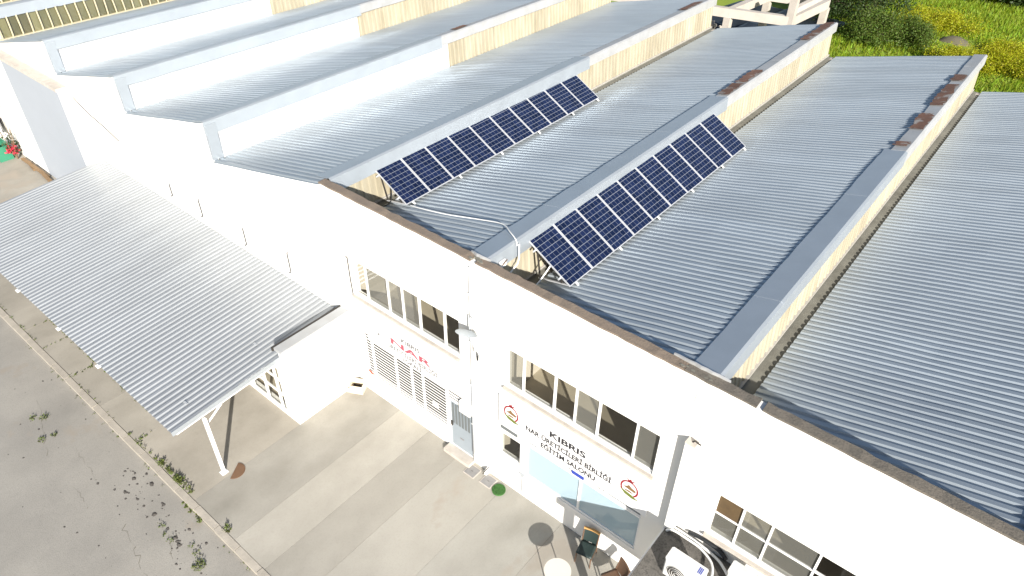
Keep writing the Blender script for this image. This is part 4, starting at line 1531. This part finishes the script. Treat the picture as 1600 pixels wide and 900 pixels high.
tag(b.build('dry_palm_trunk', 'plank', None), 'dry brown palm trunk lying at the foot of the far left wall', 'palm trunk')
e = empty('garden_frame', (-32.4, -0.7, 0), 'white metal frame with grey drape at the far left wall', 'frame')
for a, b2 in (((-33.0, -0.75, 0), (-33.0, -0.75, 2.0)), ((-31.6, -0.75, 0), (-31.6, -0.75, 2.0)), ((-33.0, -0.75, 1.95), (-31.6, -0.75, 1.95)), ((-33.0, -0.75, 1.2), (-31.3, -0.75, 1.2))):
    MB().obox(a, b2, 0.06, 0.06).build('bar', 'white_paint', e)
P, F = [], []
for i in range(9):
    for j in range(5):
        P.append((-33.4 + 1.5 * i / 8, -0.62 + 0.06 * math.sin(i * 1.7 + j * 0.4), 1.0 + 1.6 * j / 4 - 0.10 * abs(i - 4) / 4 * j / 4))
for i in range(8):
    for j in range(4):
        F.append((i * 5 + j, (i + 1) * 5 + j, (i + 1) * 5 + j + 1, i * 5 + j + 1))
MB().add(P, F).build('drape', 'steel_grey', e, True)
e = empty('awning', (-31.4, -0.6, 2.8), 'small dark grey awning on the far left wall', 'awning')
MB().add([(-33.5, -0.402, 3.3), (-30.95, -0.402, 3.3), (-30.95, -1.1, 2.85), (-33.5, -1.1, 2.85), (-33.5, -0.402, 3.26), (-30.95, -0.402, 3.26), (-30.95, -1.1, 2.81), (-33.5, -1.1, 2.81)],
         [(0, 3, 2, 1), (4, 5, 6, 7), (2, 3, 7, 6), (1, 2, 6, 5), (0, 4, 7, 3)]).build('sheet', 'steel_grey', e)
for x in (-33.3, -31.1):
    MB().obox((x, -0.404, 2.6), (x, -1.0, 2.83), 0.03, 0.03).build('bracket', 'iron', e)

# ================================================================== BEHIND THE WORKS
fr = empty('concrete_frame', (-6, 32, 0), 'unfinished pale concrete frame of columns and beams behind the roofs', 'building frame')
ZB = 5.4
ca_ = [(-7.3, 30.3), (-4.05, 31.2), (-11.4, 29.3), (-3.7, 36.0), (-7.0, 35.2), (-11.2, 34.2), (-15.5, 28.4), (-15.3, 33.2)]
for x, y in ca_:
    MB().box(x - 0.2, x + 0.2, y - 0.2, y + 0.2, -0.1, ZB - 0.45 if (x, y) != (-4.05, 31.2) else ZB + 1.4).build('column', 'concrete', fr)
for a, b2 in ((0, 1), (2, 0), (1, 3), (0, 4), (3, 4), (4, 5), (2, 5), (6, 2), (6, 7), (7, 5)):
    p, q = ca_[a], ca_[b2]
    MB().obox((p[0], p[1], ZB - 0.2 - 0.004 * (a + b2)), (q[0], q[1], ZB - 0.2 - 0.004 * (a + b2)), 0.36, 0.5).build('beam', 'concrete', fr)
MB().obox((-4.05, 31.2, ZB + 0.3), (-3.0, 35.5, ZB + 1.0), 0.28, 0.3).build('sloping_beam', 'concrete', fr)
P, F = [], []
for j in range(21):
    for i in range(15):
        P.append((-17.0 + 9.0 * i / 14 + 0.12 * j, 35.0 + 15.0 * j / 20, 0.35 + (0.45 * math.sin(i * 1.3) * math.cos(j * 0.9) + 0.3 * rnd.random() + 0.25) * min(1, i / 2, (14 - i) / 2, j / 2, (20 - j) / 2)))
for j in range(20):
    for i in range(14):
        a = j * 15 + i
        F.append((a, a + 1, a + 16, a + 15))
tag(MB().add(P, F).build('tarpaulin', 'tarp', None, True), 'dark crumpled tarpaulin spread behind the concrete frame', 'tarpaulin')
for k, (x, y, s_) in enumerate(((-9.6, 35.0, 1.1), (-11.6, 36.4, 0.9))):
    b = MB()
    for q in range(70):
        a, rr_ = rnd.uniform(0, 6.28), s_ * math.sqrt(rnd.random())
        px, py = x + rr_ * math.cos(a), y + rr_ * math.sin(a)
        h_ = 2.9 - rr_ * 0.9
        w_ = rnd.uniform(0.08, 0.22)
        b.obox((px, py, h_), (px + w_, py + rnd.uniform(-w_, w_), h_ + rnd.uniform(-0.05, 0.1)), w_, w_ * 0.8)
    b.prism_z([(x + s_ * 1.05 * math.cos(t * 0.628), y + s_ * 1.05 * math.sin(t * 0.628)) for t in range(10)], -0.1, 2.1)
    tag(b.build('rubble_heap', 'concrete', None), ('pale rubble heap behind the roof end, nearest the concrete column', 'pale rubble heap farther left behind the roof end')[k], 'rubble')


# vegetation ---------------------------------------------------------------
def crown(c, rad, n, size, lm, clumps=30, hole=0.0):
    mb = MB()
    cl = []
    for _ in range(clumps):
        d = Vector((rnd.gauss(0, 1), rnd.gauss(0, 1), rnd.gauss(0.2, 1))).normalized()
        q = rnd.uniform(0.35, 1.0)
        cl.append(Vector((c[0] + d.x * rad[0] * q, c[1] + d.y * rad[1] * q, c[2] + d.z * rad[2] * q)))
    mr = sum(rad) / 3
    per = n // clumps
    for cpt in cl:
        sg = mr * rnd.uniform(0.16, 0.30)
        for _ in range(per):
            p = cpt + Vector((rnd.gauss(0, sg), rnd.gauss(0, sg), rnd.gauss(0, sg * 0.8)))
            d = Vector((rnd.gauss(0, 1), rnd.gauss(0, 1), rnd.gauss(0.1, 0.8))).normalized()
            e_ = d.cross(Vector((rnd.gauss(0, 1), rnd.gauss(0, 1), rnd.gauss(0, 1)))).normalized()
            s_ = size * rnd.uniform(0.6, 1.4)
            mb.add([p, p + d * s_ * 0.5 + e_ * s_ * 0.3, p + d * s_, p + d * s_ * 0.5 - e_ * s_ * 0.3], [(0, 1, 2, 3)])
    return mb, cl


def tree(c, rad, h, n, size, lm, label, name='tree', clumps=34, group='trees and bushes behind the works', cat='tree'):
    e = empty(name, (c[0], c[1], 0), label, cat, group)
    mb, cl = crown((c[0], c[1], h), rad, n, size, lm, clumps)
    mb.build('crown', lm, e)
    t = MB()
    r0 = 0.05 * h + 0.05
    t.tube([(c[0], c[1], -0.1), (c[0] + 0.1, c[1], h * 0.45), (c[0], c[1] + 0.1, h)], [r0, r0 * 0.7, r0 * 0.3], 7)
    for p in cl[::4]:
        t.tube([(c[0] + 0.05, c[1], h * 0.5), ((c[0] + p.x) / 2, (c[1] + p.y) / 2, (h * 0.55 + p.z) / 2 + 0.2), tuple(p)], [r0 * 0.45, r0 * 0.25, 0.02], 5)
    t.build('trunk', 'bark', e)
    return e


tree((-7.6, 49.5), (2.6, 2.6, 2.6), 3.2, 20000, 0.15, 'leaf_dark', 'dark green leafy tree right behind the concrete frame', 'broadleaf_tree', 60)
tree((-4.6, 50.5), (2.3, 2.4, 2.2), 2.5, 16000, 0.14, 'leaf_dark', 'dark green leafy tree between the frame tree and the yellow bushes', 'broadleaf_tree', 50)
tree((-9.8, 57), (3.2, 3.2, 3.4), 4.0, 12000, 0.2, 'leaf_mid', 'tall green tree at the top edge behind the dark trees', 'broadleaf_tree', 50)
tree((-3.0, 46.6), (1.9, 1.6, 1.3), 1.3, 10000, 0.12, 'leaf_mid', 'mid green bush just beyond the second roof end', 'bush', 34, cat='bush')
tree((-0.6, 48.4), (1.5, 1.4, 1.1), 1.0, 9000, 0.11, 'leaf_mid', 'mid green bush left of the brown mound', 'bush', 30, cat='bush')
for c, rd, h, lab in (((-1.4, 52.0), (1.7, 1.5, 0.9), 0.8, 'bright yellow green bush behind the mid green bushes'), ((1.2, 53.3), (1.8, 1.4, 0.8), 0.7, 'bright yellow green bush directly behind the brown mound'),
                      ((4.6, 47.2), (1.8, 1.6, 0.8), 0.7, 'yellow flowering bush beyond the third roof end'), ((7.0, 47.0), (1.8, 1.6, 0.8), 0.7, 'yellow flowering bush at the right picture edge'),
                      ((5.4, 50.4), (1.6, 1.4, 0.7), 0.6, 'low yellow green bush in the middle of the meadow'), ((-0.2, 55.6), (1.9, 1.5, 0.6), 0.5, 'low yellow green bush farthest back in the meadow'), ((2.6, 46.2), (1.5, 1.2, 0.7), 0.6, 'yellow green bush peeping over the third roof end')):
    tree((c[0], c[1]), rd, h, 8000, 0.10, 'leaf_yellow', lab, 'flowering_bush', 34, cat='bush')
tree((3.0, 66.0), (3.4, 2.0, 1.6), 1.4, 6500, 0.28, 'leaf_dark', 'dark hedge bush along the top of the meadow', 'bush', 44, cat='bush')
tree((-1.2, 65.5), (2.4, 1.8, 1.5), 1.2, 5000, 0.28, 'leaf_dark', 'dark hedge bush at the top, left of the longer one', 'bush', 36, cat='bush')
tree((8.2, 66.5), (2.8, 2.0, 1.6), 1.4, 5000, 0.28, 'leaf_dark', 'dark hedge bush at the top right corner', 'bush', 36, cat='bush')

# meadow grass
gb = MB()
V, F = [], []
for _ in range(52000):
    x, y = rnd.uniform(-11, 13), 38 + 34 * rnd.random()
    if (x - 1.8) ** 2 + (y - 50.5) ** 2 < 1.2 and rnd.random() < 0.9:
        continue
    z = -0.12 + 0.25 * (math.sin(x * 0.31 + 1) * math.cos(y * 0.23) + 1) * min(1, (y - 26) / 14)
    dens = math.sin(x * 0.9 + 2 * math.sin(y * 0.35)) * math.cos(y * 0.7)
    h_ = rnd.uniform(0.15, 0.45) * (1 + 0.5 * dens)
    a = rnd.uniform(0, 6.28)
    w_ = 0.05
    k = len(V)
    V += [(x - w_ * math.cos(a), y - w_ * math.sin(a), z), (x + w_ * math.cos(a), y + w_ * math.sin(a), z), (x + rnd.gauss(0, 0.12), y + rnd.gauss(0, 0.12), z + h_)]
    F.append((k, k + 1, k + 2))
tag(gb.add(V, F).build('meadow_grass', 'grass', center=False), 'green meadow grass behind the roofs', 'grass', kind='stuff')
mo = tag(MB().add([(1.8 + q * 1.3 * math.cos(a) + 0.0, 50.5 + q * 1.0 * math.sin(a), 0.25 + 0.62 * (1 - q * q) + 0.05 * math.sin(5 * a + 9 * q)) for q in (1.0, 0.66, 0.33) for a in [k * math.pi / 8 for k in range(16)]] + [(1.8, 50.5, 0.9)],
                  [(i * 16 + k, i * 16 + (k + 1) % 16, (i + 1) * 16 + (k + 1) % 16, (i + 1) * 16 + k) for i in range(2) for k in range(16)] + [(32 + k, 32 + (k + 1) % 16, 48) for k in range(16)]).build('earth_mound', 'earth', None, True),
         'bare brown earth mound in the green meadow', 'mound')
